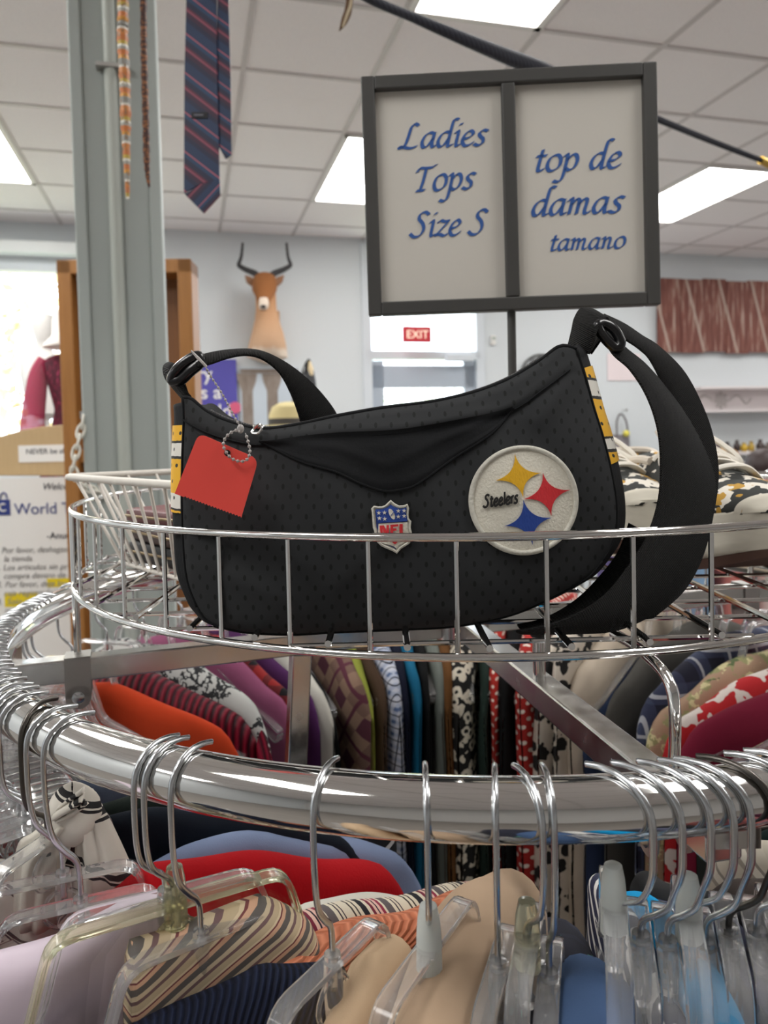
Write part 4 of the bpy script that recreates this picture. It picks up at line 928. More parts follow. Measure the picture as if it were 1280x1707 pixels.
front_hanger('clear hanger just behind the lavender blouse, the nearer of the pair there', 130, 1506, 201, 224, yw=.042)
front_hanger('rear hanger whose wire meets the yellowed neck block', 272, 1492, 204, 236, mat=CLEAR, yw=.05)
front_hanger('large yellowed hanger with translucent neck block, nearest the lavender blouse', 290, 1506, 207, 236, mat=CLEARY, cone=CLEARY, yw=.062)
front_hanger('clear hanger holding the navy knit sweater', 330, 1562, 214, 240, yw=.04)
front_hanger('clear hanger in front of the peach knit, holding the pale tan top', 550, 1602, 236, 250, yw=.04)
front_hanger('clear hanger with frosted cone neck, holding the khaki tan blouse', 711, 1578, 240, 268, cone=CLEARG, yw=.046)
front_hanger('clear hanger just left of the yellow-necked hanger', 826, 1612, 250, 262, yw=.036)
front_hanger('clear hanger with a yellow neck block, centre right of the rail', 876, 1572, 252, 284, cone=CLEARY, yw=.036)
front_hanger('clear hanger just right of the yellow-necked hanger, before the denim top', 912, 1630, 254, 268, yw=.034)
for px, yt, lb_, kw in ((1021, 1512, 'tall frosted hanger at the left of the tight right-hand bunch, beside the cyan top', dict(cone=CLEARG)), (1066, 1568, 'clear hanger second in the right-hand bunch, right of the frosted one', {}), (1112, 1576, 'clear hanger third in the right-hand bunch', {}), (1147, 1528, 'frosted hanger fourth in the right-hand bunch', dict(cone=CLEARG)),
                        (1174, 1580, 'clear hanger fifth in the right-hand bunch, left of the dark-wired one', {}), (1214, 1556, 'hanger with a dark wire hook in the right-hand bunch', dict(hookm=DARKWIRE)), (1262, 1560, 'clear hanger at the right edge beside the plum top', {}), (1296, 1540, 'clear hanger cut by the right edge of the photo', {})):
    front_hanger(lb_, px, yt, degrees(atan2(-1, -(px - 640) / FPX)) + 360 + 3 + (px - 1021) * .02, rail_q(px) + 34, yw=.038, **kw)
# the tight row on the left of the rail
H0.location = pol(RR, 178.5, ZR)
PACK = []; q = 180.0; k = 0
while q < 227:
    PACK.append(q); q += RND.uniform(1.25, 2.1)
ORD = ['first', 'second', 'third', 'fourth', 'fifth', 'sixth', 'seventh', 'eighth', 'ninth', 'tenth', 'eleventh', 'twelfth', 'thirteenth', 'fourteenth', 'fifteenth', 'sixteenth', 'seventeenth', 'eighteenth', 'nineteenth', 'twentieth'] + ['twenty-' + x for x in ('first', 'second', 'third', 'fourth', 'fifth', 'sixth', 'seventh', 'eighth', 'ninth')] + ['thirtieth'] + ['thirty-' + x for x in ('first', 'second', 'third', 'fourth', 'fifth', 'sixth', 'seventh', 'eighth', 'ninth')]
for k, q in enumerate(PACK):
    h = H0 if k == 0 else copy_tree(H0)
    place(h, q, RND.uniform(-9, 7), 0); tag(h, 'clear hanger with chrome hook, ' + ORD[k] + ' from the back of the tight left row', 'hanger', 'hangers packed on the left of the rail')
place(H3, 228.6, 22); tag(H3, 'hanger with a twisted black wire hook at the front of the tight left row', 'hanger', 'hangers packed on the left of the rail')

# ------------------------------------------------------------------ garments
def garm(wi, wo, t0, L, seed, drop=.07, nk=.045, rise=0.0, pw_=1.2, wav=.006, fan=0):
    r = random.Random(seed); ph = r.uniform(0, 6)
    def fn(a, b):
        u = -wi + a * (wi + wo); au = abs(u); w = wi if u < 0 else wo
        f = max(0, (au - nk) / max(.01, w - nk)); zt = -drop * f ** pw_ * (w / .2) - .035 * max(0, (au / w - .84) / .16) ** 2
        zt += rise * exp(-(u / .03) ** 2)
        edge = max(0.0, 1 - (au / w) ** 10) ** .5
        q = b * 2 - 1; s = 1 if q >= 0 else -1; q = abs(q)
        if q < .3:
            g = q / .3 * pi / 2; n = t0 * .5 * sin(g); z = zt - t0 * .55 * (1 - cos(g))
        else:
            h = (q - .3) / .7; z = zt - t0 * .55 - h * (L - t0); n = t0 * .5 * (1 + .25 * sm(h * 3)) + wav * sin(u * 42 + ph + 1.1 * s) * sm(h * 5) * min(1, t0 / .03)
        if fan: n *= max(.5, min(1.25, (RR + u) / RR))
        dr = min(1, t0 / .03) * (.003 * sin(11 * u + ph) + .0016 * sin(47 * u + 2 * ph + 30 * z))
        return Vector((u, s * n * (edge * .93 + .07) + dr, z + .0018 * sin(60 * u + ph * 3)))
    return fn
def garment(name, label, cat, pos, dirn, mat, wi=.2, wo=.2, t=.03, L=.5, seed=0, group=None, **k):
    th = thing(name, label, cat, pos, radians(dirn), group)
    MB().grid(garm(wi, wo, t, L, seed, **k), 44, 31).local('body', mat, th, sharp=0); return th
def cuff(th, wi, drop, t, col, x=None, axis_r=.02):
    pass
BLK = C(20, 20, 23); CRM = C(226, 220, 206)
M_ = {}
M_['orange'] = cloth('orange_jersey', C(196, 66, 32)); M_['velvet'] = ribs('maroon_velvet', C(126, 16, 42), C(36, 4, 16), .0085, 0, .5)
t = NT('toile'); v_ = t.vec(); d_ = t.math('ABSOLUTE', t.math('SUBTRACT', t.noise(v_, 62, 3, .6), .5)); d2 = t.math('GREATER_THAN', t.noise(v_, 24, 1), .42)
M_['toile'] = t.fin(t.mix(t.math('MULTIPLY', t.math('LESS_THAN', d_, .05), d2), C(196, 198, 194), C(44, 46, 48)), .9)
M_['mauve'] = cloth('mauve_knit', C(150, 84, 116)); M_['redplaid'] = plaid('red_black_plaid', C(150, 34, 34), C(28, 22, 30), C(20, 16, 22), .03); M_['purple'] = cloth('purple_knit', C(84, 44, 94))
M_['cream'] = cloth('cream_fleece', C(206, 204, 194)); M_['black'] = cloth('black_jersey', C(22, 23, 24)); M_['brownplaid'] = plaid('brown_plaid', C(128, 100, 88), C(172, 142, 118), C(96, 52, 66), .062, .4, .6, C(100, 50, 66))
M_['lime'] = cloth('lime_cotton', C(170, 180, 80)); M_['brown'] = cloth('brown_suede', C(82, 64, 50)); M_['blueplaid'] = plaid('white_blue_check', C(204, 208, 220), C(150, 166, 196), C(90, 110, 150), .018, .3, .15, C(40, 44, 60))
M_['navy'] = cloth('navy_cotton', C(24, 28, 46)); M_['teal'] = cloth('teal_blue', C(28, 106, 142)); M_['sage'] = cloth('sage_grey', C(112, 118, 112)); M_['cocoa'] = cloth('cocoa_brown', C(104, 70, 38))
M_['leo'] = leopard('leopard_cotton', C(20, 19, 18), C(214, 206, 188), 62, .32, .5); M_['dkgreen'] = cloth('dark_green', C(40, 56, 50)); M_['reddot'] = dots('red_polka', C(176, 40, 30), C(232, 214, 200), .011, .0085, .0022, .0022, yz=True)
M_['reddot2'] = dots('red_polka_wide', C(170, 36, 30), C(232, 218, 206), .014, .011, .003, .003); M_['leo2'] = leopard('leopard_chiffon', C(206, 196, 182), C(24, 22, 22), 46, .0, .46)
M_['beige'] = cloth('beige_wool', C(198, 184, 166)); M_['denim'] = cloth('denim', C(52, 66, 96)); M_['charcoal'] = cloth('charcoal', C(82, 80, 76)); M_['navyplaid'] = plaid('navy_plaid', C(58, 66, 92), C(34, 38, 66), C(24, 26, 46), .045, .5, 0, C(170, 172, 180))
M_['floralg'] = floral('green_floral', C(150, 148, 104), [C(90, 104, 66), C(206, 196, 150), C(170, 140, 116)], 34, .48); M_['redfl'] = floral('red_hibiscus', C(176, 24, 30), [C(214, 204, 196)], 17, .405)
M_['maroon'] = cloth('maroon_fleece', C(120, 28, 52)); M_['darkfl'] = floral('dark_floral', C(28, 34, 30), [C(70, 92, 60), C(210, 170, 110)], 40, .5)
BACK = [(173, 'orange', 'blouse', 'orange high-collared top on the rack behind the clamp', .026, -.275, .06), (164, 'velvet', 'sweater', 'maroon ribbed velvet top on the left rear of the rack', .042, -.28, .062),
        (155, 'toile', 'blouse', 'grey blouse printed with black line flowers behind the maroon velvet', .032, -.268, .07), (146, 'mauve', 'sweater', 'mauve knit top behind the grey flowered blouse', .026, -.278, .07), (141.5, 'redplaid', 'shirt', 'red and black plaid shirt behind the mauve knit', .02, -.276, .07), (137, 'purple', 'sweater', 'purple knit between the plaid shirt and the rack leg', .022, -.28, .07),
        (131.5, 'cream', 'jacket', 'cream fleece hanging right of the left rack leg', .04, -.282, .07), (126.5, 'black', 'sweater', 'black top squeezed against the cream fleece', .02, -.30, .075), (117.5, 'brownplaid', 'shirt', 'brown and tan plaid flannel shirt', .036, -.285, .07), (113, 'lime', 'shirt', 'lime green shirt, only a thin edge showing', .02, -.286, .07), (109.8, 'brown', 'jacket', 'dark brown suede jacket beside the lime shirt', .026, -.288, .07),
        (106, 'blueplaid', 'shirt', 'white shirt with blue and black check', .034, -.285, .07), (102, 'navy', 'sweater', 'navy top between the checked shirt and the teal one', .018, -.287, .07), (98.5, 'teal', 'blouse', 'bright teal blue blouse', .02, -.285, .07), (95.5, 'black', 'dress', 'black dress left of the sage grey top', .016, -.285, .07), (92.5, 'sage', 'sweater', 'sage grey top beside the brown one', .024, -.285, .07), (88.8, 'cocoa', 'jacket', 'cocoa brown jacket left of the leopard blouse', .024, -.285, .07),
        (83.6, 'leo', 'blouse', 'black blouse with pale leopard rings', .046, -.28, .07), (79, 'dkgreen', 'sweater', 'dark green top right of the leopard blouse', .018, -.288, .07), (76, 'reddot', 'blouse', 'narrow red blouse with white dots behind the rack leg', .018, -.288, .07), (71, 'black', 'sweater', 'black sweater right of the vertical rack leg', .03, -.29, .07), (65, 'reddot2', 'dress', 'red dress with white polka dots behind the support peg', .035, -.26, .05),
        (57, 'leo2', 'blouse', 'sheer pale blouse with large black leopard spots', .04, -.262, .06), (46, 'beige', 'sweater', 'beige wool sweater on the right rear of the rack', .045, -.27, .06), (41, 'denim', 'jacket', 'dark denim jacket under the beige sweater', .03, -.31, .08), (35, 'charcoal', 'cardigan', 'charcoal cardigan right of the beige sweater', .036, -.275, .07), (52, 'leo2', 'blouse', 'spotted black and white top showing just above the beige sweater', .03, -.243, .05),
        (25.5, 'navyplaid', 'shirt', 'navy plaid shirt above the green floral top', .034, -.27, .07), (20, 'floralg', 'blouse', 'green and cream floral top', .03, -.285, .07), (13, 'redfl', 'blouse', 'red blouse with large pale hibiscus flowers', .036, -.285, .06), (4.5, 'maroon', 'sweater', 'maroon fleece in front of the hibiscus blouse', .045, -.283, .06), (-3, 'darkfl', 'blouse', 'dark green floral top under the maroon fleece', .03, -.31, .07)]
for k, (q, m, nm, lb_, t_, zn, dr) in enumerate(BACK):
    g = garment(nm.replace(' ', '_'), lb_, nm, pol(RR, q, EYE + zn), q + RND.uniform(-3, 3), M_[m], .205, .205, t_ * 1.45, .55, k + 3, 'clothes on the rear of the round rack', drop=dr, fan=1)
    h = place(copy_tree(H0), q, RND.uniform(-3, 3)); tag(h, 'clear hanger holding the ' + lb_.split(',')[0], 'hanger', 'hangers on the rear of the rail')
    if m == 'velvet':      # gathered sleeve head
        MB().grid(lambda a, b: Vector((-.205 - .012 * sin(pi * b), .022 * cos(2 * pi * a) * (.6 + .5 * b), -.085 - .12 * b + .02 * sin(2 * pi * a) * (1 - b))), 20, 8, cu=True).local('sleeve', ribs('velvet_sleeve', C(140, 20, 48), C(60, 8, 26), .0125, 1, .5), g)
    if m == 'beige': MB().box((.06, 0, .002), (.03, .05, .03)).local('collar_tab', plain('red_tab', C(206, 40, 50), .8), g, bevel=.006)
# front of the rack: inner shoulders seen across the rail
def fg(name, label, cat, px, py, Y, dirn, mat, wi, wo, t, seed=0, **k):
    p = at(px, py, Y); return garment(name, label, cat, p, dirn, mat, wi, wo, t, .4, seed, 'clothes on the front of the round rack', **k)
LAV = NT('lavender_satin'); n_ = LAV.noise(LAV.vec((2, 1, 6)), 6, 2); LAVM = LAV.fin(LAV.mix(n_, C(216, 200, 212), C(198, 182, 196)), .5, Sheen_Weight=.2)
fg('blouse', 'smooth lavender blouse filling the lower left corner', 'blouse', 222, 1496, .40, 190, LAVM, .026, .26, .03, 1, drop=.05, nk=.0, pw_=.85)
ST6 = [(0, C(228, 218, 196)), (.10, C(60, 44, 52)), (.12, C(228, 218, 196)), (.16, C(60, 44, 52)), (.18, C(228, 218, 196)), (.24, C(98, 90, 92)), (.36, C(228, 218, 196)), (.40, C(150, 40, 70)), (.45, C(230, 190, 176)), (.50, C(40, 30, 44)), (.52, C(230, 190, 176)), (.57, C(120, 30, 56)), (.62, C(228, 218, 196)), (.68, C(26, 26, 34)), (.78, C(228, 218, 196)), (.84, C(70, 60, 52)), (.87, C(228, 218, 196)), (.92, C(70, 60, 52)), (.95, C(228, 218, 196))]
STR = stripes('multi_stripe', 0, .052, ST6, .008); STR2 = diag('thin_stripe', .016, [(0, C(196, 176, 144)), (.22, C(120, 92, 92)), (.34, C(206, 188, 158)), (.5, C(98, 92, 88)), (.72, C(214, 170, 140)), (.86, C(120, 60, 62)), (.92, C(220, 202, 170))], .5, 1)
fg('blouse', 'cream and brown thinly striped blouse seen through the large yellowed hanger', 'blouse', 300, 1546, .385, 207, STR2, .085, .03, .03, 2, drop=.07)
fg('sweater', 'navy ribbed knit sweater at the bottom left, on a clear hanger', 'sweater', 436, 1600, .375, 197, ribs('navy_rib', C(30, 38, 62), C(14, 18, 34), .0032, 0, .9, .5), .05, .2, .034, 3, drop=.06, nk=.0, pw_=.9)
fg('blouse', 'blouse with long multicoloured stripes lying across the middle of the front row', 'blouse', 452, 1534, .43, 222, STR, .225, .1, .03, 4, drop=.062, nk=.01, pw_=1)
fg('sweater', 'peach ribbed knit in front of the multicoloured striped blouse', 'sweater', 484, 1576, .405, 229, ribs('peach_rib', C(222, 142, 108), C(198, 116, 84), .0026, 2, .9), .19, .1, .036, 5, drop=.06, nk=.0, pw_=1, wav=.001)
fg('blouse', 'white blouse showing a thin edge between the red sweater and the stripes', 'blouse', 425, 1556, .455, 222, cloth('white_cotton', C(232, 228, 216)), .15, .1, .025, 6, drop=.06)
fg('sweater', 'bright red fleece sweater across the middle, under the rail', 'sweater', 262, 1436, .475, 221, cloth('red_fleece', C(188, 18, 28), 500, .5), .225, .12, .035, 7, drop=.088, nk=.0, pw_=1.3)
fg('jacket', 'dusty blue top behind the red fleece sweater', 'jacket', 310, 1404, .53, 217, cloth('dusty_blue', C(138, 154, 188)), .225, .1, .03, 8, drop=.085, nk=.0, pw_=1.5)
fg('t_shirt', 'black top with white stripes behind the dusty blue one', 't-shirt', 300, 1350, .57, 212, diag('black_white_bars', .05, [(0, C(22, 22, 26)), (.72, C(214, 210, 206)), (.86, C(22, 22, 26))], .5, 1.4, .9), .2, .1, .022, 9, drop=.05)
for k, (px, py, Y, d, m, lb_, wi) in enumerate(((185, 1338, .56, 205, cloth('bottle_green', C(36, 44, 40)), 'blackish green top under the rail at the left', .22), (150, 1368, .53, 202, cloth('midnight', C(26, 32, 42)), 'midnight navy top behind the clear hanger arms at the left', .22), (60, 1376, .55, 198, cloth('scarlet_tee', C(190, 30, 36)), 'scarlet top at the left edge behind the scarf blouse', .09), (100, 1310, .6, 200, cloth('slate', C(92, 104, 124)), 'slate blue top deep in the left row', .2), (60, 1284, .66, 196, cloth('ink', C(28, 28, 34)), 'ink black top deep in the left row under the scarf', .2))):
    fg('top', lb_, 'top', px, py, Y, d, m, wi, .035, .02, 20 + k, drop=.06)
# cream blouse with a tie neck
sc_ = at(130, 1380, .475); th = thing('scarf_blouse', 'cream blouse with black stripes and a knotted neck scarf at the left', 'blouse', sc_, radians(10))
CRS = diag('cream_black_lines', .03, [(0, C(226, 220, 208)), (.62, C(30, 28, 30)), (.67, C(226, 220, 208)), (.7, C(30, 28, 30)), (.8, C(226, 220, 208))], .35, 1, .7)
CRS2 = diag('cream_black_lines_steep', .036, [(0, C(228, 222, 210)), (.66, C(30, 28, 30)), (.71, C(228, 222, 210)), (.74, C(30, 28, 30)), (.84, C(228, 222, 210))], .45, 1, .7)
def drape(name, px, Y, mat, parent, d=.012, bulge=.01):
    L_ = [at(x, y, Y) for x, y in px[0]]; R_2 = [at(x, y, Y) for x, y in px[1]]
    a, b = spline(L_, 6), spline(R_2, 6); n = min(len(a), len(b)); mb = MB(); m = 12
    vs = []
    for i in range(n):
        for k in range(m):
            f = k / (m - 1); p = a[i].lerp(b[i], f); p.y += -bulge * sin(pi * f) - .0025 * sin(f * 16 + i * .12); vs.append(p)
    mb.add(vs, [(i * m + k, i * m + k + 1, (i + 1) * m + k + 1, (i + 1) * m + k) for i in range(n - 1) for k in range(m - 1)])
    return mb.build(name, mat, parent, thick=.002, sharp=0, origin=a[0])
drape('body', ([(-60, 1425), (-60, 1500), (-70, 1600), (-80, 1760)], [(190, 1425), (235, 1500), (250, 1600), (250, 1760)]), .476, CRS, th)
drape('scarf_tail', ([(138, 1318), (132, 1370), (128, 1440), (120, 1540)], [(152, 1316), (176, 1362), (206, 1424), (246, 1512)]), .468, CRS2, th)
drape('scarf_tail', ([(104, 1352), (60, 1385), (32, 1412), (26, 1530)], [(128, 1374), (112, 1420), (100, 1460), (92, 1545)]), .464, cloth('cream_chiffon', C(228, 222, 208)), th)
kn = MB().grid(lambda a, b: at(122 + 0, 1357, .462) + Vector(((.0165 + .002 * sin(6 * pi * a)) * sin(pi * (b * .98 + .01)) * cos(2 * pi * a), (.011 + .002 * cos(4 * pi * a)) * sin(pi * (b * .98 + .01)) * sin(2 * pi * a), -.017 * cos(pi * (b * .98 + .01)) + .004 * sin(2 * pi * a))), 24, 14, cu=True)
kn.build('knot', CRS2, th, sharp=0)
drape('knot_loop', ([(142, 1312), (128, 1322), (104, 1338), (90, 1352)], [(146, 1338), (140, 1346), (128, 1356), (104, 1366)]), .458, CRS2, th, bulge=.006)
# tan pair, and the right-hand bunch
fg('blouse', 'pale tan smooth top in the middle of the bottom edge', 'blouse', 622, 1590, .372, 243, cloth('pale_tan', C(206, 178, 146), 1200, .1), .032, .2, .03, 30, drop=.06, nk=.0, pw_=.9)
fg('blouse', 'khaki tan blouse with a rounded shoulder right of the striped blouse', 'blouse', 748, 1588, .36, 249, cloth('khaki_tan', C(186, 160, 134), 1200, .1), .2, .12, .05, 31, drop=.07)
NVT = floral('navy_teal_print', C(26, 28, 44), [C(90, 170, 150), C(36, 40, 58)], 26, .55)
CHEV = diag('navy_white_chevron', .016, [(0, C(26, 32, 66)), (.62, C(228, 226, 222)), (.95, C(26, 32, 66))], .4, 1); 
tips = [('top', 'navy top with small teal print left of the denim one', 908, 1505, .50, 262, NVT, .2, .05), ('shirt', 'faded denim blue top behind the clear hanger right of centre', 948, 1598, .43, 262, cloth('denim_blue', C(74, 98, 136)), .12, .042), ('blouse', 'navy blouse with white chevron print', 985, 1446, .545, 264, CHEV, .2, .018), ('top', 'bright cyan top beside the frosted hanger', 1030, 1482, .50, 266, cloth('cyan', C(20, 150, 206)), .15, .02),
        ('top', 'black top with ivory scribble print behind the cyan one', 1052, 1438, .56, 268, floral('ivory_scribble', C(20, 20, 22), [C(214, 206, 170)], 45, .62), .2, .018), ('sweater', 'charcoal ribbed sleeve right of the cyan top', 1062, 1500, .5, 268, cloth('charcoal_rib', C(58, 62, 70)), .15, .014), ('sweater', 'slate grey rolled sleeve in the right-hand bunch', 1088, 1494, .5, 270, cloth('slate_grey', C(92, 94, 116)), .15, .018), ('top', 'black top with gold lettering-like print in the right-hand bunch', 1116, 1480, .5, 272, floral('gold_print', C(20, 20, 24), [C(220, 196, 120)], 60, .6), .15, .018),
        ('blouse', 'blouse in white with lilac print in the right-hand bunch', 1112, 1466, .57, 270, floral('lilac_print', C(206, 190, 190), [C(120, 110, 160), C(190, 40, 60)], 22, .55), .2, .022)]
for k, (nm, lb_, px, py, Y, d, m, wi, t_) in enumerate(tips):
    p = at(px, py, Y); dv = Vector((cos(radians(d)), sin(radians(d)), 0)); 
    garment(nm, lb_, nm.replace('_', '-'), p + dv * wi + Vector((0, 0, .06)), d, m, wi, .14, t_, .4, 40 + k, 'clothes in the right-hand bunch', drop=.06 * .2 / wi, nk=.03)
for k, (lb_, px, py, Y, d, m, wi, t_) in enumerate((('grey and cream leaf-streaked blouse under the rail at the right', 1172, 1408, .62, 314, diag('leaf_streaks', .05, [(0, C(188, 180, 164)), (.3, C(150, 142, 130)), (.42, C(210, 204, 190)), (.62, C(140, 134, 124)), (.7, C(196, 188, 172))], 1, 1.2, .9), .2, .03), ('brown-grey wool jacket below the leaf-streaked blouse', 1150, 1462, .55, 308, cloth('brown_grey_wool', C(70, 62, 58)), .2, .04), ('dark green sequinned top at the right edge', 1215, 1390, .68, 322, cloth('sequin_green', C(18, 40, 40), 300, .8, .7), .2, .03), ('pale grey top above the brown-grey jacket at the right edge', 1232, 1412, .63, 318, cloth('pale_grey', C(156, 158, 162)), .18, .02), ('deep plum top at the bottom right corner', 1236, 1548, .44, 292, cloth('plum', C(74, 30, 52)), .12, .03), ('rust plaid shirt between the hangers of the right-hand bunch', 1172, 1552, .44, 286, plaid('rust_plaid', C(150, 80, 70), C(90, 60, 80), C(60, 40, 60), .03), .12, .016), ('violet and cream scarf-like top behind the dark-wired hanger', 1204, 1540, .46, 290, floral('violet_cream', C(206, 196, 190), [C(80, 60, 130), C(150, 40, 60)], 30, .5), .12, .018))):
    p = at(px, py, Y); dv = Vector((cos(radians(d)), sin(radians(d)), 0))
    garment('top', lb_, 'top', p + dv * wi + Vector((0, 0, .06)), d, m, wi, .14, t_, .4, 60 + k, 'clothes in the right-hand bunch', drop=.06 * .2 / wi, nk=.03)
for h_ in (H1, H2):
    for c in list(h_.children): bpy.data.objects.remove(c)
    bpy.data.objects.remove(h_)
# ------------------------------------------------------------------ the black shoulder bag
YBAG = .462
def curve2(pts, n):           # resample a smooth px curve to n points
    p = spline([(a, b, 0) for a, b in pts], 8); L = [0]
    for a, b in zip(p, p[1:]): L.append(L[-1] + (b - a).length)
    out = []
    for k in range(n):
        s = L[-1] * k / (n - 1); i = max(j for j in range(len(L)) if L[j] <= s + 1e-9); i = min(i, len(p) - 2)
        f = (s - L[i]) / max(1e-9, L[i + 1] - L[i]); out.append(p[i].lerp(p[i + 1], f))
    return out
TOPC = [(304, 664), (318, 666), (345, 688), (390, 707), (440, 716), (500, 708), (560, 695), (640, 681), (720, 671), (790, 655), (850, 632), (900, 602), (934, 578), (962, 582)]
LEFT = [(304, 664), (306, 700), (304, 760), (303, 830), (305, 900), (311, 965), (328, 1012)]
BOTC = [(328, 1012), (350, 1038), (400, 1053), (480, 1058), (560, 1054), (660, 1050), (760, 1044), (850, 1026), (925, 994), (980, 962), (1004, 935)]
RGHT = [(962, 582), (975, 625), (990, 680), (1004, 725), (1018, 780), (1027, 830), (1028, 875), (1020, 908), (1004, 935)]
fxy = lambda tab: sorted((p.x, p.y) for p in curve2(tab, 80)); fyx = lambda tab: sorted((p.y, p.x) for p in curve2(tab, 80))
TT, BT, LT, RT2 = fxy(TOPC), fxy(BOTC), fyx(LEFT), fyx(RGHT)
HEM = [(305, 690), (345, 712), (400, 728), (440, 732), (500, 724), (560, 718), (660, 713), (755, 698), (850, 676), (905, 640), (950, 606)]
HT = fxy(HEM)
def ylean(z): return (z - (EYE - .124)) * .13
def bulge(px, py):
    xl, xr = interp(LT, py), interp(RT2, py); yt, yb = interp(TT, px), interp(BT, px)
    s = max(0, min(1, (px - xl) / max(1, xr - xl))); t_ = max(0, min(1, (py - yt) / max(1, yb - yt)))
    return (4 * s * (1 - s)) ** .45 * (4 * t_ * (1 - t_)) ** .45
def wrinkle(px, py):
    h = interp(HT, px); d = py - h
    w = .0022 * exp(-(d / 9) ** 2) - .0016 * exp(-((d - 13) / 9) ** 2)               # turned hem under the zip
    w += .0012 * sin(px * .018 + py * .012) + .0009 * sin(px * .041 - py * .027 + 1)
    for (x0, y0, x1, y1, a, r) in ((330, 940, 470, 1000, .0016, 18), (560, 980, 640, 900, .0014, 20), (900, 700, 960, 620, .0016, 14), (420, 760, 480, 900, .001, 22)):
        dx, dy = x1 - x0, y1 - y0; L = sqrt(dx * dx + dy * dy); q = max(0, min(1, ((px - x0) * dx + (py - y0) * dy) / L / L)); e = sqrt((px - x0 - dx * q) ** 2 + (py - y0 - dy * q) ** 2)
        w += a * exp(-(e / r) ** 2)
    return w
def bagp(px, py, d=0):
    z = at(px, py, YBAG).z; return at(px, py, YBAG + ylean(z) + d)
def front(px, py, off=0):
    k = bulge(px, py); return bagp(px, py, -.019 * k - wrinkle(px, py) * min(1, k * 1.5) - off)
def flat(px, py, y=0):
    p = bagp(px, py); p.y += y; return p
org = flat(660, 1060, .035)
bag = thing('shoulder_bag', 'black mesh football shoulder bag with round white team patch', 'bag', org)
nu, nv = 90, 56
tc, bc, lc, rc = curve2(TOPC, nu), curve2(BOTC, nu), curve2(LEFT, nv), curve2(RGHT, nv)
def coons(i, j):
    s, t_ = i / (nu - 1), j / (nv - 1)
    p = tc[i] * (1 - t_) + bc[i] * t_ + lc[j] * (1 - s) + rc[j] * s
    return p - (tc[0] * (1 - s) * (1 - t_) + tc[-1] * s * (1 - t_) + bc[0] * (1 - s) * t_ + bc[-1] * s * t_)
BAGM = dots('bag_mesh', C(32, 34, 36), C(3, 3, 4), .0098, .0062, .001, .0018, .85, .35)
BAGS = cloth('bag_smooth', C(24, 25, 27), 700, .3, .15, .8); WEB = NT('black_webbing')
o_ = WEB.xyz(); wv = WEB.math('MULTIPLY', WEB.math('SINE', WEB.math('MULTIPLY', o_[2], 3200)), WEB.math('SINE', WEB.math('MULTIPLY', WEB.math('ADD', o_[0], o_[1]), 3200))); WEB.bump(wv, .7, .0012)
WEBM = WEB.fin(WEB.mix(WEB.math('MULTIPLY_ADD', wv, .5, .5), C(8, 8, 9), C(30, 29, 28)), .75, Specular_IOR_Level=.25)
mb = MB(); pxg = {}
vs = []
for j in range(nv):
    for i in range(nu): p = coons(i, j); vs.append(front(p.x, p.y))
mb.add(vs, [(j * nu + i, j * nu + i + 1, (j + 1) * nu + i + 1, (j + 1) * nu + i) for j in range(nv - 1) for i in range(nu - 1)])
mb.build('front_panel', BAGM, bag, origin=org, sharp=0)
loop = [(p.x, p.y) for p in tc[:-1]] + [(p.x, p.y) for p in rc[:-1]] + [(p.x, p.y) for p in bc[::-1][:-1]] + [(p.x, p.y) for p in lc[::-1][:-1]]
NL = len(loop); DEP = .07
def gus(i, t_, off=0):
    a, b, c = loop[i - 1], loop[i], loop[(i + 1) % NL]; dx, dy = c[0] - a[0], c[1] - a[1]; L = sqrt(dx * dx + dy * dy) + 1e-9
    n = Vector((-dy / L * -1, 0, -(dx / L)))     # outward of a clockwise px loop
    n = Vector((dy / L, 0, dx / L))
    side = b[1] > 690
    istop = i < nu - 1
    e = (-.003 if istop else .0055 + .0088 * n.x * n.x) * sin(pi * min(1, t_ * 1.0)) ** .7 + off
    p = flat(b[0], b[1], DEP * t_); p.x *= 1; return p + n * e
mb = MB(); KG = 9
vs = [gus(i, k / (KG - 1)) for k in range(KG) for i in range(NL)]
mb.add(vs, [(k * NL + i, k * NL + (i + 1) % NL, (k + 1) * NL + (i + 1) % NL, (k + 1) * NL + i) for k in range(KG - 1) for i in range(NL)])
mb.build('gusset', BAGS, bag, origin=org, sharp=0)
mb = MB(); vs = []
for j in range(nv):
    for i in range(nu):
        p = coons(i, j); q = flat(p.x, p.y, DEP); q.y += .016 * bulge(p.x, p.y); vs.append(q)
mb.add(vs, [(j * nu + i, j * nu + i + 1, (j + 1) * nu + i + 1, (j + 1) * nu + i) for j in range(nv - 1) for i in range(nu - 1)])
mb.build('back_panel', BAGM, bag, origin=org, sharp=0)
# seams and zip
mb = MB().tube([front(p.x, p.y, .0004) for p in rc], .0009, 6); mb.tube([front(p.x, p.y, .0004) for p in lc], .0009, 6); mb.tube([front(p.x, p.y, .0004) for p in bc], .0009, 6)
mb.build('piping', BAGS, bag, sharp=0)
zt_ = NT('zip_tape'); w_ = zt_.math('SINE', zt_.math('MULTIPLY', zt_.xyz()[0], 4200)); zt_.bump(w_, .8, .0015); ZIPM = zt_.fin(zt_.mix(zt_.math('MULTIPLY_ADD', w_, .5, .5), C(16, 16, 18), C(58, 58, 60)), .4)
zp = [flat(p.x, p.y - 1.5, .0) + Vector((0, .012, 0)) for p in tc[6:-8]]
MB().tube(zp, .0026, 8, flat=(.7, 1.6)).build('zipper', ZIPM, bag, sharp=0)
rim_ = [flat(p.x, p.y - .5, .001) for p in tc]; MB().tube(rim_, .0016, 6).build('top_binding', BAGS, bag, sharp=0)
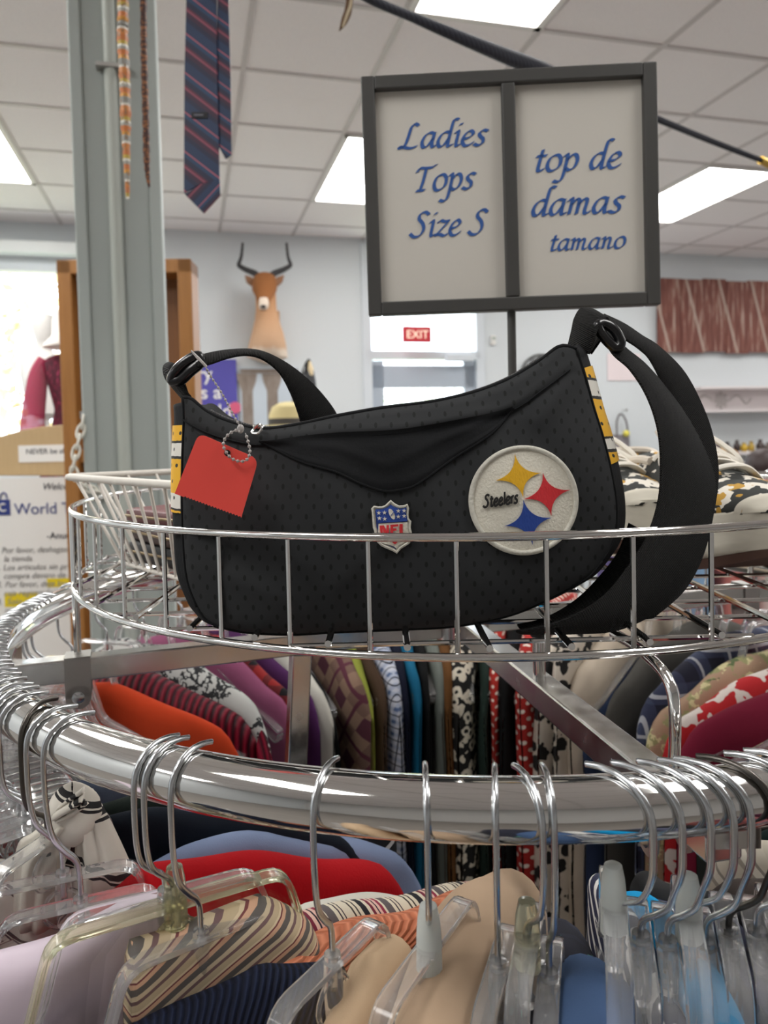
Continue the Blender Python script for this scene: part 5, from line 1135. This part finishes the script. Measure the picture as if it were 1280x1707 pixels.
s_ = flat(424, 714, .004); sl = MB(); sl.box(s_, (.011, .006, .0045)); sl.box(s_ + Vector((.002, -.004, .001)), (.006, .004, .003)); zs_ = sl.build('zip_slider', plain('nickel', (.72, .7, .66, 1), .25, 1), bag, smooth=False, bevel=.001)
MB().tube(spline([flat(426, 716, -.006), flat(436, 708, -.008), flat(440, 714, -.009), flat(434, 722, -.009), flat(424, 722, -.008)], 5, True), .0009, 6, True).build('zip_pull', CHROME2, zs_)
# smooth V panel
UPB = [(p[0], p[1] + 3) for p in HEM]; UB = fxy(UPB)
LOW = [(432, 735), (500, 769), (560, 787), (600, 806), (632, 817), (650, 819), (668, 816), (694, 808), (755, 765), (820, 722), (856, 680)]; LW = fxy(LOW)
mb = MB(); nu2, nv2 = 70, 14; vs = []
for j in range(nv2):
    for i in range(nu2):
        x = 434 + (854 - 434) * i / (nu2 - 1); y0, y1 = interp(UB, x), interp(LW, x); y1 = max(y1, y0 + .5); t_ = j / (nv2 - 1); y = y0 + (y1 - y0) * t_
        yv = interp([(434, 733), (560, 745), (645, 776), (730, 735), (854, 680)], x)
        vs.append(front(x, y, .0011 + .0012 * exp(-((y - yv) / 7) ** 2) + (.0007 if j in (12, 11) else 0)))
mb.add(vs, [(j * nu2 + i, j * nu2 + i + 1, (j + 1) * nu2 + i + 1, (j + 1) * nu2 + i) for j in range(nv2 - 1) for i in range(nu2 - 1)])
vp = mb.build('yoke_panel', BAGS, bag, sharp=0, origin=org)
MB().tube([front(x, y, .0012) for x, y in [(p.x, p.y) for p in curve2(LOW, 60)]], .0008, 6).build('seam', BAGS, vp)
MB().tube([front(p.x, p.y + 10, .0006) for p in curve2(HEM, 70)], .0007, 6).build('hem_seam', BAGS, bag)
# striped side trims
t = NT('yellow_white_stripe'); o_ = t.xyz(); YL = C(236, 178, 24); WH = C(226, 222, 212); BK = C(20, 18, 16)
zr0, zr1 = flat(970, 612).z, flat(1016, 775).z
def trim(ys, rows, name):
    """rows of the gusset next to the front seam, between two photograph heights"""
    idx = [i for i in range(NL) if ys[0] <= loop[i][1] <= ys[1] and ((loop[i][0] > 900) == (name == 'r')) and not (i < nu - 1)]
    idx.sort(key=lambda i: loop[i][1]); mb = MB(); vs = [gus(i, k / 9 * rows, .0009) for i in idx for k in range(10)]
    mb.add(vs, [(a * 10 + k, a * 10 + k + 1, (a + 1) * 10 + k + 1, (a + 1) * 10 + k) for a in range(len(idx) - 1) for k in range(9)]); return mb, idx
for nm, y0, y1, st in (('r', 608, 776, [(0, YL), (.165, BK), (.195, WH), (.355, BK), (.385, YL), (.76, BK), (.785, WH), (.885, BK), (.915, YL)]), ('l', 706, 862, [(0, YL), (.13, BK), (.16, WH), (.3, BK), (.33, YL), (.7, WH), (.86, BK), (.885, YL)])):
    t = NT('stripe_trim_' + ('right' if nm == 'r' else 'left')); o_ = t.xyz(); za, zb = flat(650, y0).z - org.z, flat(650, y1).z - org.z
    f = t.math('DIVIDE', t.math('SUBTRACT', za, o_[2]), za - zb); f = t.math('ADD', f, t.math('MULTIPLY', t.math('SUBTRACT', t.noise(t.vec(), 220, 1), .5), .012)); c = t.ramp(f, st)
    row = t.math('FLOOR', t.math('DIVIDE', o_[2], .0105)); fz = t.math('SUBTRACT', t.math('FRACT', t.math('DIVIDE', o_[2], .0105)), .5); fy = t.math('SUBTRACT', t.math('FRACT', t.math('ADD', t.math('DIVIDE', o_[1], .011), t.math('MULTIPLY', t.math('MODULO', t.math('ADD', row, 100), 2), .5))), .5)
    dd = t.math('ADD', t.math('MULTIPLY', fz, fz), t.math('MULTIPLY', fy, fy)); c = t.mix(t.math('LESS_THAN', dd, .014), c, BK)
    mb, idx = trim((y0, y1), .8, nm); mb.build('stripe_trim', t.fin(c, .7), bag, origin=org, sharp=0)
# patches
THR = NT('thread_ivory'); n_ = THR.noise(THR.vec((1, 1, 1), (0, .6, 0)), 700, 1); THR.bump(n_, .5, .0008); THRM = THR.fin(THR.mix(n_, C(206, 200, 184), C(230, 226, 212)), .75)
BRD_ = NT('merrow_border'); n_ = BRD_.noise(BRD_.vec(), 500, 1); BRD_.bump(n_, .5, .001); BORD = BRD_.fin(BRD_.mix(n_, C(186, 184, 172), C(214, 210, 198)), .75)
def thread(name, c): 
    t = NT(name); n = t.noise(t.vec((1, 1, .4), (0, .5, 0)), 900, 1); t.bump(n, .4, .0006); return t.fin(t.mix(n, tuple(x * .8 for x in c[:3]) + (1,), c), .7)
PYEL, PRED, PBLU, PBLK, PNAV = thread('thread_yellow', C(226, 172, 14)), thread('thread_red', C(206, 36, 44)), thread('thread_blue', C(34, 70, 156)), thread('thread_black', C(24, 22, 22)), thread('thread_navy', C(36, 58, 124))
pc = (872.5, 834); pr = (91.5, 91.5)
tp = MB(); n1, n2 = 48, 8; vs = [front(pc[0] + pr[0] * .97 * r / n2 * cos(2 * pi * k / n1), pc[1] + pr[1] * .97 * r / n2 * sin(2 * pi * k / n1), .0014) for r in range(1, n2 + 1) for k in range(n1)] + [front(pc[0], pc[1], .0014)]
tp.add(vs, [(r * n1 + k, r * n1 + (k + 1) % n1, (r + 1) * n1 + (k + 1) % n1, (r + 1) * n1 + k) for r in range(n2 - 1) for k in range(n1)] + [(k, (k + 1) % n1, len(vs) - 1) for k in range(n1)])
patch = tp.build('team_patch', THRM, bag, origin=org, sharp=0); patch['label'] = 'round ivory embroidered team patch'
MB().tube([front(pc[0] + pr[0] * .955 * cos(2 * pi * k / 90), pc[1] + pr[1] * .955 * sin(2 * pi * k / 90), .0014) for k in range(90)], .0017, 8, True, flat=(1, 1)).build('border', BORD, patch, sharp=0)
def px_poly(pts, off, name, mat, parent, d=.0004):
    return MB().prism([front(x, y, off) for x, y in pts], (0, -d, 0)).build(name, mat, parent, smooth=False, tri=True)
def astroid(tips_):
    cx, cy = sum(p[0] for p in tips_) / 4, sum(p[1] for p in tips_) / 4; out = []
    for a, b in zip(tips_, tips_[1:] + tips_[:1]):
        m = ((a[0] + b[0]) / 2, (a[1] + b[1]) / 2); c = (m[0] + (cx - m[0]) * .8, m[1] + (cy - m[1]) * .8)
        for k in range(9):
            t_ = k / 9; out.append(tuple((1 - t_) ** 2 * a[i] + 2 * t_ * (1 - t_) * c[i] + t_ * t_ * b[i] for i in (0, 1)))
    return out
for m, tp_, nm in ((PYEL, [(858, 757), (902, 788), (872, 829), (826, 801)], 'yellow'), (PRED, [(904.6, 788), (950.5, 816.5), (919, 860), (873, 832)], 'red'), (PBLU, [(872, 833), (919, 863), (887.6, 908), (841, 877)], 'blue')):
    o = px_poly(astroid(tp_), .0019, 'diamond_star', m, patch); o['label'] = nm + ' four-pointed star'
def pen_px(tx, x0, y0, x1, y1, xh, wid, mat, parent, off):
    vs, fs, w = pen_text(tx, 1, None, wid, .02); xs = [v[0] for v in vs]; a = min(xs); s = (x1 - x0) / (max(xs) - a)
    P = lambda v: front(x0 + (v[0] - a) * s, y0 + (y1 - y0) * (v[0] - a) * s / (x1 - x0) - v[1] * xh, off)
    return MB().add([P(v) for v in vs], fs).build('lettering', mat, parent, smooth=False, thick=.0005)
pen_px('Steelers', 804, 846, 864, 838, 12.5, .32, PBLK, patch, .0024)
S = lambda x, y: (600 + x / 10.667, 840 + y / 10.667)
OUT = [S(*q) for q in [(205, 75), (240, 38), (310, 52), (390, 50), (460, 20), (510, -30), (545, -68), (585, -25), (640, 12), (700, 38), (780, 34), (850, 8), (862, 60), (850, 180), (858, 260), (905, 310), (892, 420), (915, 520), (918, 640), (880, 700), (800, 752), (720, 800), (655, 885), (590, 838), (480, 792), (380, 745), (300, 668), (268, 560), (262, 480), (238, 420), (226, 240)]]
mid = S(560, 400)
def shr(f, fy=None): fy = fy or f; return [(mid[0] + (x - mid[0]) * f, mid[1] + (y - mid[1]) * fy) for x, y in OUT]
shp = px_poly(OUT, .0010, 'shield_patch', THRM, bag, .0008); shp['label'] = 'small shield patch with stars and red letters'
MB().tube([front(x, y, .0019) for x, y in shr(.955)], .0009, 6, True).build('border', BORD, shp)
px_poly(shr(.83, .845), .0019, 'outline', PNAV, shp, .0003)
px_poly([S(*q) for q in [(330, 350), (845, 320), (850, 420), (865, 520), (862, 640), (760, 700), (690, 735), (655, 800), (600, 755), (480, 720), (380, 690), (330, 640), (318, 520)]], .0023, 'field', THRM, shp, .0002)
px_poly([S(*q) for q in [(275, 95), (390, 95), (470, 70), (545, 15), (620, 60), (720, 88), (825, 66), (820, 180), (845, 305), (318, 338), (290, 230)]], .0026, 'blue_field', PBLU, shp, .0003)
fb = [(565 + 78 * cos(a) * .9 * .62 - 95 * sin(a) * -.42, 180 + 95 * sin(a) - 10 * cos(a)) for a in [2 * pi * k / 20 for k in range(20)]]
px_poly([S(*q) for q in fb], .0034, 'football', THRM, shp, .0002)
px_poly([S(*q) for q in [(545, 205), (598, 140), (604, 150), (552, 215)]], .0038, 'football_lace', PBLU, shp, .0002)
for x, y in ((335, 160), (435, 155), (345, 255), (440, 265), (680, 125), (785, 120), (680, 225), (785, 215)):
    r = 44; px_poly([S(x + (r if k % 2 == 0 else r * .36) * sin(pi * k / 5), y - (r if k % 2 == 0 else r * .36) * cos(pi * k / 5)) for k in range(10)], .0034, 'star', THRM, shp, .0002)
for tri in ([(345, 385), (425, 380), (470, 480), (470, 378), (515, 375), (515, 530), (425, 545), (405, 440), (405, 560), (370, 562)], [(540, 372), (680, 360), (680, 400), (590, 408), (590, 440), (650, 436), (650, 475), (590, 480), (590, 560), (540, 562)], [(700, 358), (760, 354), (760, 530), (800, 526), (800, 565), (700, 570)], [(570, 640), (690, 636), (660, 690), (620, 720), (580, 690)]):
    px_poly([S(*q) for q in tri], .0036, 'letter', PRED, shp, .0002)
# straps: webbing ribbons, tab, rings and slider
def strap(name, L_, R_, th=.0016, mat=None, parent=None): return ribbon(name, mat or WEBM, parent or bag, [bagp(x, y, d) for x, y, d in L_], [bagp(x, y, d) for x, y, d in R_], th, 8)
strap('strap_tab', [(945, 585, .03), (953, 552, .028), (958, 530, .028), (970, 514, .03), (992, 518, .034), (1008, 532, .04), (1000, 548, .046), (975, 575, .05)], [(982, 590, .01), (990, 566, .008), (996, 548, .008), (1006, 532, .012), (1012, 530, .02), (1014, 540, .026), (1008, 556, .03), (985, 590, .032)])
MB().tube(spline([bagp(996, 543, .012), bagp(1006, 540, .014), bagp(1022, 548, .014), bagp(1034, 568, .014), bagp(1030, 580, .014), (bagp(1018, 574, .014)), bagp(1002, 556, .013)], 6, True), .0036, 10, True).build('strap_slider', plain('slider_black', C(24, 24, 26), .25), bag)
strap('strap', [(1006, 524, .036), (1040, 540, .038), (1070, 560, .04), (1098, 578, .042), (1140, 620, .044), (1172, 680, .046), (1190, 735, .048), (1197, 790, .048), (1190, 850, .046), (1172, 925, .04), (1140, 985, .03), (1090, 1030, .014)],
      [(1000, 538, .026), (1036, 562, .028), (1066, 582, .03), (1086, 604, .032), (1112, 660, .036), (1130, 720, .04), (1140, 780, .042), (1140, 840, .042), (1128, 900, .038), (1100, 955, .03), (1060, 1000, .016), (1020, 1030, .004)])
strap('strap', [(1000, 548, .02), (1020, 588, .014), (1050, 616, .008), (1078, 660, .004), (1096, 714, .0), (1101, 770, -.002), (1098, 830, -.004), (1080, 890, -.008), (1050, 940, -.012), (1010, 990, -.016), (960, 1024, -.016), (905, 1044, -.01), (860, 1052, .004)],
      [(1006, 540, .026), (1040, 578, .026), (1076, 608, .026), (1112, 650, .026), (1150, 704, .024), (1182, 770, .022), (1192, 820, .02), (1180, 890, .016), (1150, 956, .01), (1098, 1016, .002), (1030, 1050, -.006), (950, 1056, -.006), (868, 1056, .006)])
strap('strap', [(1048, 872, .04), (1030, 920, .036), (1000, 960, .03), (960, 1000, .022), (910, 1030, .014), (862, 1042, .012)], [(1082, 890, .03), (1062, 940, .026), (1030, 984, .02), (985, 1022, .012), (930, 1042, .006), (870, 1052, .006)])
strap('strap_tab', [(304, 664, .03), (290, 648, .028), (276, 630, .026), (273, 612, .026), (282, 605, .028), (292, 612, .03), (298, 630, .032), (304, 655, .034)], [(318, 662, .014), (304, 646, .012), (292, 630, .012), (286, 618, .014), (290, 608, .018), (298, 614, .022), (304, 630, .024), (314, 660, .026)])
MB().tube(spline([bagp(287, 634, .014), bagp(294, 618, .012), bagp(312, 602, .012), (bagp(330, 594, .013)), bagp(334, 604, .013), bagp(318, 618, .012), bagp(300, 634, .013)], 6, True), .0038, 10, True).build('strap_slider', bpy.data.materials['slider_black'], bag)
strap('strap', [(322, 598, .014), (345, 590, .018), (380, 584, .026), (420, 583, .036), (452, 592, .046), (490, 614, .054), (525, 644, .06), (552, 676, .066), (566, 700, .07)], [(330, 612, .006), (352, 606, .01), (382, 596, .016), (412, 592, .024), (440, 600, .034), (466, 622, .042), (484, 655, .048), (497, 690, .052), (503, 716, .056)])
# ------------------------------------------------------------------ the red price tag on its bead loop
tg = flat(360, 790, -.03); th = thing('price_tag', 'blank red price tag with pinked lower edge tied to the bag strap', 'price tag', tg)
tf = lambda x, y, d=0: at(x, y, .437 + (x - 360) * .00001) + Vector((0, d, 0))
c4 = [(331, 722), (431, 765), (402, 863), (291, 823)]
def rnd(a, b, c, r):
    A, B, Cc = Vector(a), Vector(b), Vector(c); p0 = B + (A - B).normalized() * r; p1 = B + (Cc - B).normalized() * r
    return [tuple((p0 * (1 - t_) + B * t_) * (1 - t_) + (B * (1 - t_) + p1 * t_) * t_) for t_ in (0, .2, .4, .6, .8, 1)]
pts = rnd(c4[3], c4[0], c4[1], 14) + rnd(c4[0], c4[1], c4[2], 16)
a, b = Vector(c4[2]), Vector(c4[3]); nrm_ = Vector((.34, -.94)); nz = 22
pts += [tuple(a.lerp(b, k / (2 * nz)) + (nrm_ * (2.2 if k % 2 else 0) if k < 2 * nz * .86 else Vector((0, 0)))) for k in range(0, 2 * nz)] + [c4[3]]
MB().prism([tf(x, y) for x, y in pts], (0, .0005, 0)).build('card', plain('tag_red', C(254, 86, 76), .5), th, smooth=False, tri=True)
hp = tf(379, 755, -.0002); MB().lathe([(.0019, 0), (.0019, .0003)], 16, Matrix.Rotation(radians(90), 3, 'X'), hp).build('punched_hole', plain('hole_dark', C(26, 18, 18), .8), th, smooth=False)
BEADM = plain('clear_beads', C(206, 200, 196), .25, 0, Transmission_Weight=.35)
path = spline([tf(338, 602, -.001), tf(350, 625, 0), tf(370, 656, 0), tf(388, 690, 0), tf(402, 713, -.001)], 10); mb = MB(); mb.tube(path, .00035, 5)
lp = spline([tf(403, 715, -.002), tf(388, 720, -.002), tf(377, 730, -.002), tf(374, 742, -.003), tf(379, 754, -.003), tf(388, 764, -.003), tf(402, 769, -.003), tf(414, 765, -.003), tf(418, 752, -.003), tf(415, 736, -.003), tf(410, 722, -.002)], 10); mb.tube(lp, .00035, 5)
def beads(path, step, r):
    acc = 0
    for p, q in zip(path, path[1:]):
        acc += (q - p).length
        if acc >= step: acc = 0; mb.ball(q, r, 8, 6)
beads(path, .0021, .00082); beads(lp, .0026, .00105)
mb.build('bead_fastener', BEADM, th)
MB().tube([tf(320, 585, -.002), tf(330, 596, -.002), tf(346, 612, -.002)], [.0004, .0009, .0007], 8).ball(tf(402, 715, -.002), (.0022, .0018, .0028), 10, 8).build('fastener_lock', BEADM, th)
# ------------------------------------------------------------------ patterned sneakers
ZS = EYE - .1244 + .0056
t = NT('sneaker_print'); n1_ = t.noise(t.vec(), 66, 2); n2_ = t.noise(t.vec(loc=(4, 2, 1)), 58, 2)
PRT = t.fin(t.mix(t.math('GREATER_THAN', n2_, .6), t.mix(t.math('GREATER_THAN', n1_, .57), C(44, 46, 44), C(226, 220, 208)), C(190, 146, 54)), .8)
CANV = plain('sneaker_canvas', C(216, 206, 192), .85); RUB = NT('white_rubber'); RUBM = RUB.fin(RUB.mix(RUB.noise(RUB.vec((1, 1, 4)), 40, 3), C(226, 220, 204), C(196, 190, 174)), .6); OUTS = plain('brown_outsole', C(92, 66, 56), .8); LACE_ = cloth('white_lace', C(232, 226, 214), 1400, .3)
def sneaker(x, y, rz, label):
    th = thing('sneaker', label, 'shoe', (x, y, ZS), rz, 'patterned sneakers in the basket'); Ls = .27
    def wid(v): return .052 * interp([(0, .0), (.01, .34), (.04, .62), (.1, .84), (.2, .98), (.35, 1), (.55, .84), (.75, .76), (.92, .66), (.98, .4), (1, 0)], v)
    def ring(z, g, lift=0):
        out = []
        N = 26
        vv = [.5 - .5 * cos(pi * k / N) for k in range(N + 1)]
        for v in vv: out.append(Vector((wid(v) * g, v * Ls - Ls * .3 * 0, z + lift * max(0, .25 - v) ** 2)))
        for v in vv[-2:0:-1]: out.append(Vector((-wid(v) * g, v * Ls, z + lift * max(0, .25 - v) ** 2)))
        return out
    def stack(rows, name, m, **k):
        mb = MB(); n = len(rows[0]); mb.add([p for r in rows for p in r], [(i * n + q, i * n + (q + 1) % n, (i + 1) * n + (q + 1) % n, (i + 1) * n + q) for i in range(len(rows) - 1) for q in range(n)] + [tuple(range(n))[::-1], tuple(range((len(rows) - 1) * n, len(rows) * n))]); return mb.local(name, m, th, **k)
    stack([ring(0, .9, .3), ring(.009, .97, .26)], 'outsole', OUTS, sharp=50)
    stack([ring(.0092, .98, .26), ring(.013, 1.03, .24), ring(.02, 1.04, .22), ring(.0205, 1.03, .22), ring(.03, 1.045, .2), ring(.0305, 1.035, .2), ring(.045, 1.03, .16), ring(.049, .96, .15)], 'midsole', RUBM, sharp=70)
    hv = [(0, .046), (.03, .06), (.1, .072), (.2, .078), (.3, .083), (.42, .093), (.55, .103), (.65, .105), (.8, .1), (.92, .105), (1, .098)]
    def up(a, v):
        h = interp(hv, v) - .046; w = wid(v) * .97; an = pi * a; op = sm((v - .5) / .12) * sm((.985 - v) / .05)
        z = .046 + h * sin(an) ** (.62); xx = w * cos(an) * (1 - .18 * sin(an)); k = abs(cos(an))
        if op > 0 and k < .55: z -= .06 * op * sm((.55 - k) / .2)
        return Vector((xx, v * Ls, z + .12 * max(0, .25 - v) ** 2))
    MB().grid(lambda a, v: up(a, .004 + .992 * v), 25, 40).local('upper', PRT, th, sharp=0, thick=.002)
    MB().grid(lambda a, v: up(a, .006 + .035 * v) + Vector((0, -.001, .001)), 25, 10).local('toe_cap', RUBM, th, sharp=0)
    MB().grid(lambda a, v: Vector(((a - .5) * .05 * (1 - .1 * v), Ls * (.33 + .26 * v), interp(hv, .33 + .26 * v) + .004 + .022 * v * v - .012 * (2 * a - 1) ** 2)), 9, 14).local('tongue', CANV, th, sharp=0, thick=.004)
    MB().tube(spline([up(.2, v) + Vector((0, 0, .003)) for v in (.56, .66, .78, .9)] + [Vector((.02, Ls * .985, .098)), Vector((-.02, Ls * .985, .098))] + [up(.8, v) + Vector((0, 0, .003)) for v in (.9, .78, .66, .56)], 5), .0045, 8).local('collar', CANV, th)
    for i, v in enumerate((.24, .3, .36, .42, .48, .54)):
        z = interp(hv, v); w = .034 - .001 * i; MB().tube(spline([(-w, v * Ls + .004, z - .012), (-w * .5, v * Ls, z + .004), (0, v * Ls - .006 * (-1) ** i, z + .0085), (w * .5, v * Ls, z + .004), (w, v * Ls + .004, z - .012)], 6), .0052, 8, flat=(.5, 1.0)).local('lace', LACE_, th)
    for s in (-1, 1):
        v = .54; z = interp(hv, v)
        MB().tube(spline([(0, v * Ls, z + .01), (s * .016, v * Ls - .012, z + .012), (s * .032, v * Ls - .026, z - .002), (s * .037, v * Ls - .034, z - .012), (s * .03, v * Ls - .034, z - .012), (s * .012, v * Ls - .016, z + .003)], 6), .0055, 8, flat=(.5, 1.0)).local('lace_bow', LACE_, th)
    return th
p = at(1290, 985, .585); sneaker(p.x, .578, radians(6), 'black and gold patterned sneaker with fat white laces at the right edge of the basket')
p = at(1085, 930, .66); sneaker(p.x - .0, .66, radians(5), 'matching patterned sneaker half hidden behind the bag strap')
# ------------------------------------------------------------------ small white wire basket with wallets
CW = plain('white_coated_wire', C(222, 216, 206), .45)
zR, zB = EYE - .0335, EYE - .1244 + .0075
c0 = Vector((-.338, .782, 0)); f1 = Vector((.66, -.751, 0)); f2 = Vector((.751, .66, 0)); LA, LB, ins = .27, .2, .02
wb = thing('white_basket', 'small white coated wire basket with slanting sides at the left of the round basket', 'basket', Vector((c0.x + .1, c0.y + .02, zB)))
R4 = lambda i, z: [c0 + f1 * i * 4.2 + f2 * i, c0 + f1 * (LA - i * 2) + f2 * i, c0 + f1 * (LA - i * 2) + f2 * (LB - i), c0 + f1 * i * 4.2 + f2 * (LB - i)]
def loopp(i, z, r=.012):
    q = [p + Vector((0, 0, z)) for p in R4(i, z)]; out = []
    for k in range(4):
        out += [tuple(x) for x in []]; a, b, c = q[k - 1], q[k], q[(k + 1) % 4]; A = b + (a - b).normalized() * r; B = b + (c - b).normalized() * r
        out += [(A * (1 - t_) + b * t_) * (1 - t_) + (b * (1 - t_) + B * t_) * t_ for t_ in (0, .25, .5, .75, 1)]
    return out
MB().tube(loopp(0, zR), .0036, 8, True).build('rim_wire', CW, wb, sharp=0); MB().tube(loopp(ins, zB, .008), .002, 8, True).build('base_wire', CW, wb, sharp=0)
def side(a0, a1, b0, b1, n):
    for k in range(1, n):
        t_ = k / n; p = a0.lerp(a1, t_) + Vector((0, 0, zR)); q = b0.lerp(b1, t_) + Vector((0, 0, zB)); m_ = (b0 + b1) / 2; c = (a0 + a1 + Vector((0, 0, 0))) / 2
        MB().tube([p, q], .0017, 8).build('side_wire', CW, wb)
o4, i4 = R4(0, 0), R4(ins, 0)
for k, n in ((0, 9), (1, 6), (2, 9), (3, 6)): side(o4[k], o4[(k + 1) % 4], i4[k], i4[(k + 1) % 4], n)
for k in range(1, 9):
    t_ = k / 9; MB().tube([i4[0].lerp(i4[3], t_) + Vector((0, 0, zB)), i4[1].lerp(i4[2], t_) + Vector((0, 0, zB))], .0015, 6).build('floor_wire', CW, wb)
wc = c0 + f1 * .15 + f2 * .058; rzw = atan2(f1.y, f1.x)
for k, (z, h, L_, W_, c, lb_) in enumerate(((.001, .02, .12, .066, C(30, 30, 32), 'thick black zip wallet at the bottom of the stack in the white basket'), (.0215, .017, .126, .07, C(74, 50, 46), 'dark brown leather wallet in the middle of the stack in the white basket'), (.039, .013, .12, .066, C(122, 70, 72), 'reddish brown wallet on top of the stack in the white basket'))):
    th = thing('wallet', lb_, 'wallet', (wc.x, wc.y, zB + .002 + z), rzw + radians((4, -3, 6)[k]), 'wallets in the white basket')
    mb = MB(); n = 28
    pr_ = [(Vector((L_ / 2 * (1 if cos(a) > 0 else -1) * abs(cos(a)) ** .35, W_ / 2 * (1 if sin(a) > 0 else -1) * abs(sin(a)) ** .35, 0))) for a in [2 * pi * q / n for q in range(n)]]
    rows = [(.0, .92), (h * .12, .99), (h * .5, 1), (h * .88, .99), (h, .9)]
    mb.add([p_ * g + Vector((0, 0, zz)) for zz, g in rows for p_ in pr_], [(i * n + q, i * n + (q + 1) % n, (i + 1) * n + (q + 1) % n, (i + 1) * n + q) for i in range(4) for q in range(n)] + [tuple(range(n))[::-1], tuple(range(4 * n, 5 * n))])
    t = NT('wallet_leather'); nn = t.noise(t.vec(), 120, 3); t.bump(nn, .3, .001); mb.local('body', t.fin(t.mix(nn, c, tuple(x * .7 for x in c[:3]) + (1,)), .45), th, sharp=60)
    MB().tube([p_ * 1.004 + Vector((0, 0, h * .5)) for p_ in pr_], .0013, 6, True).local('zip', plain('wallet_zip', C(150, 130, 96), .4, .6), th)
    MB().box((-L_ / 2 - .004, .01, h * .5), (.012, .004, .003)).local('zip_pull', CHROME2, th, smooth=False)
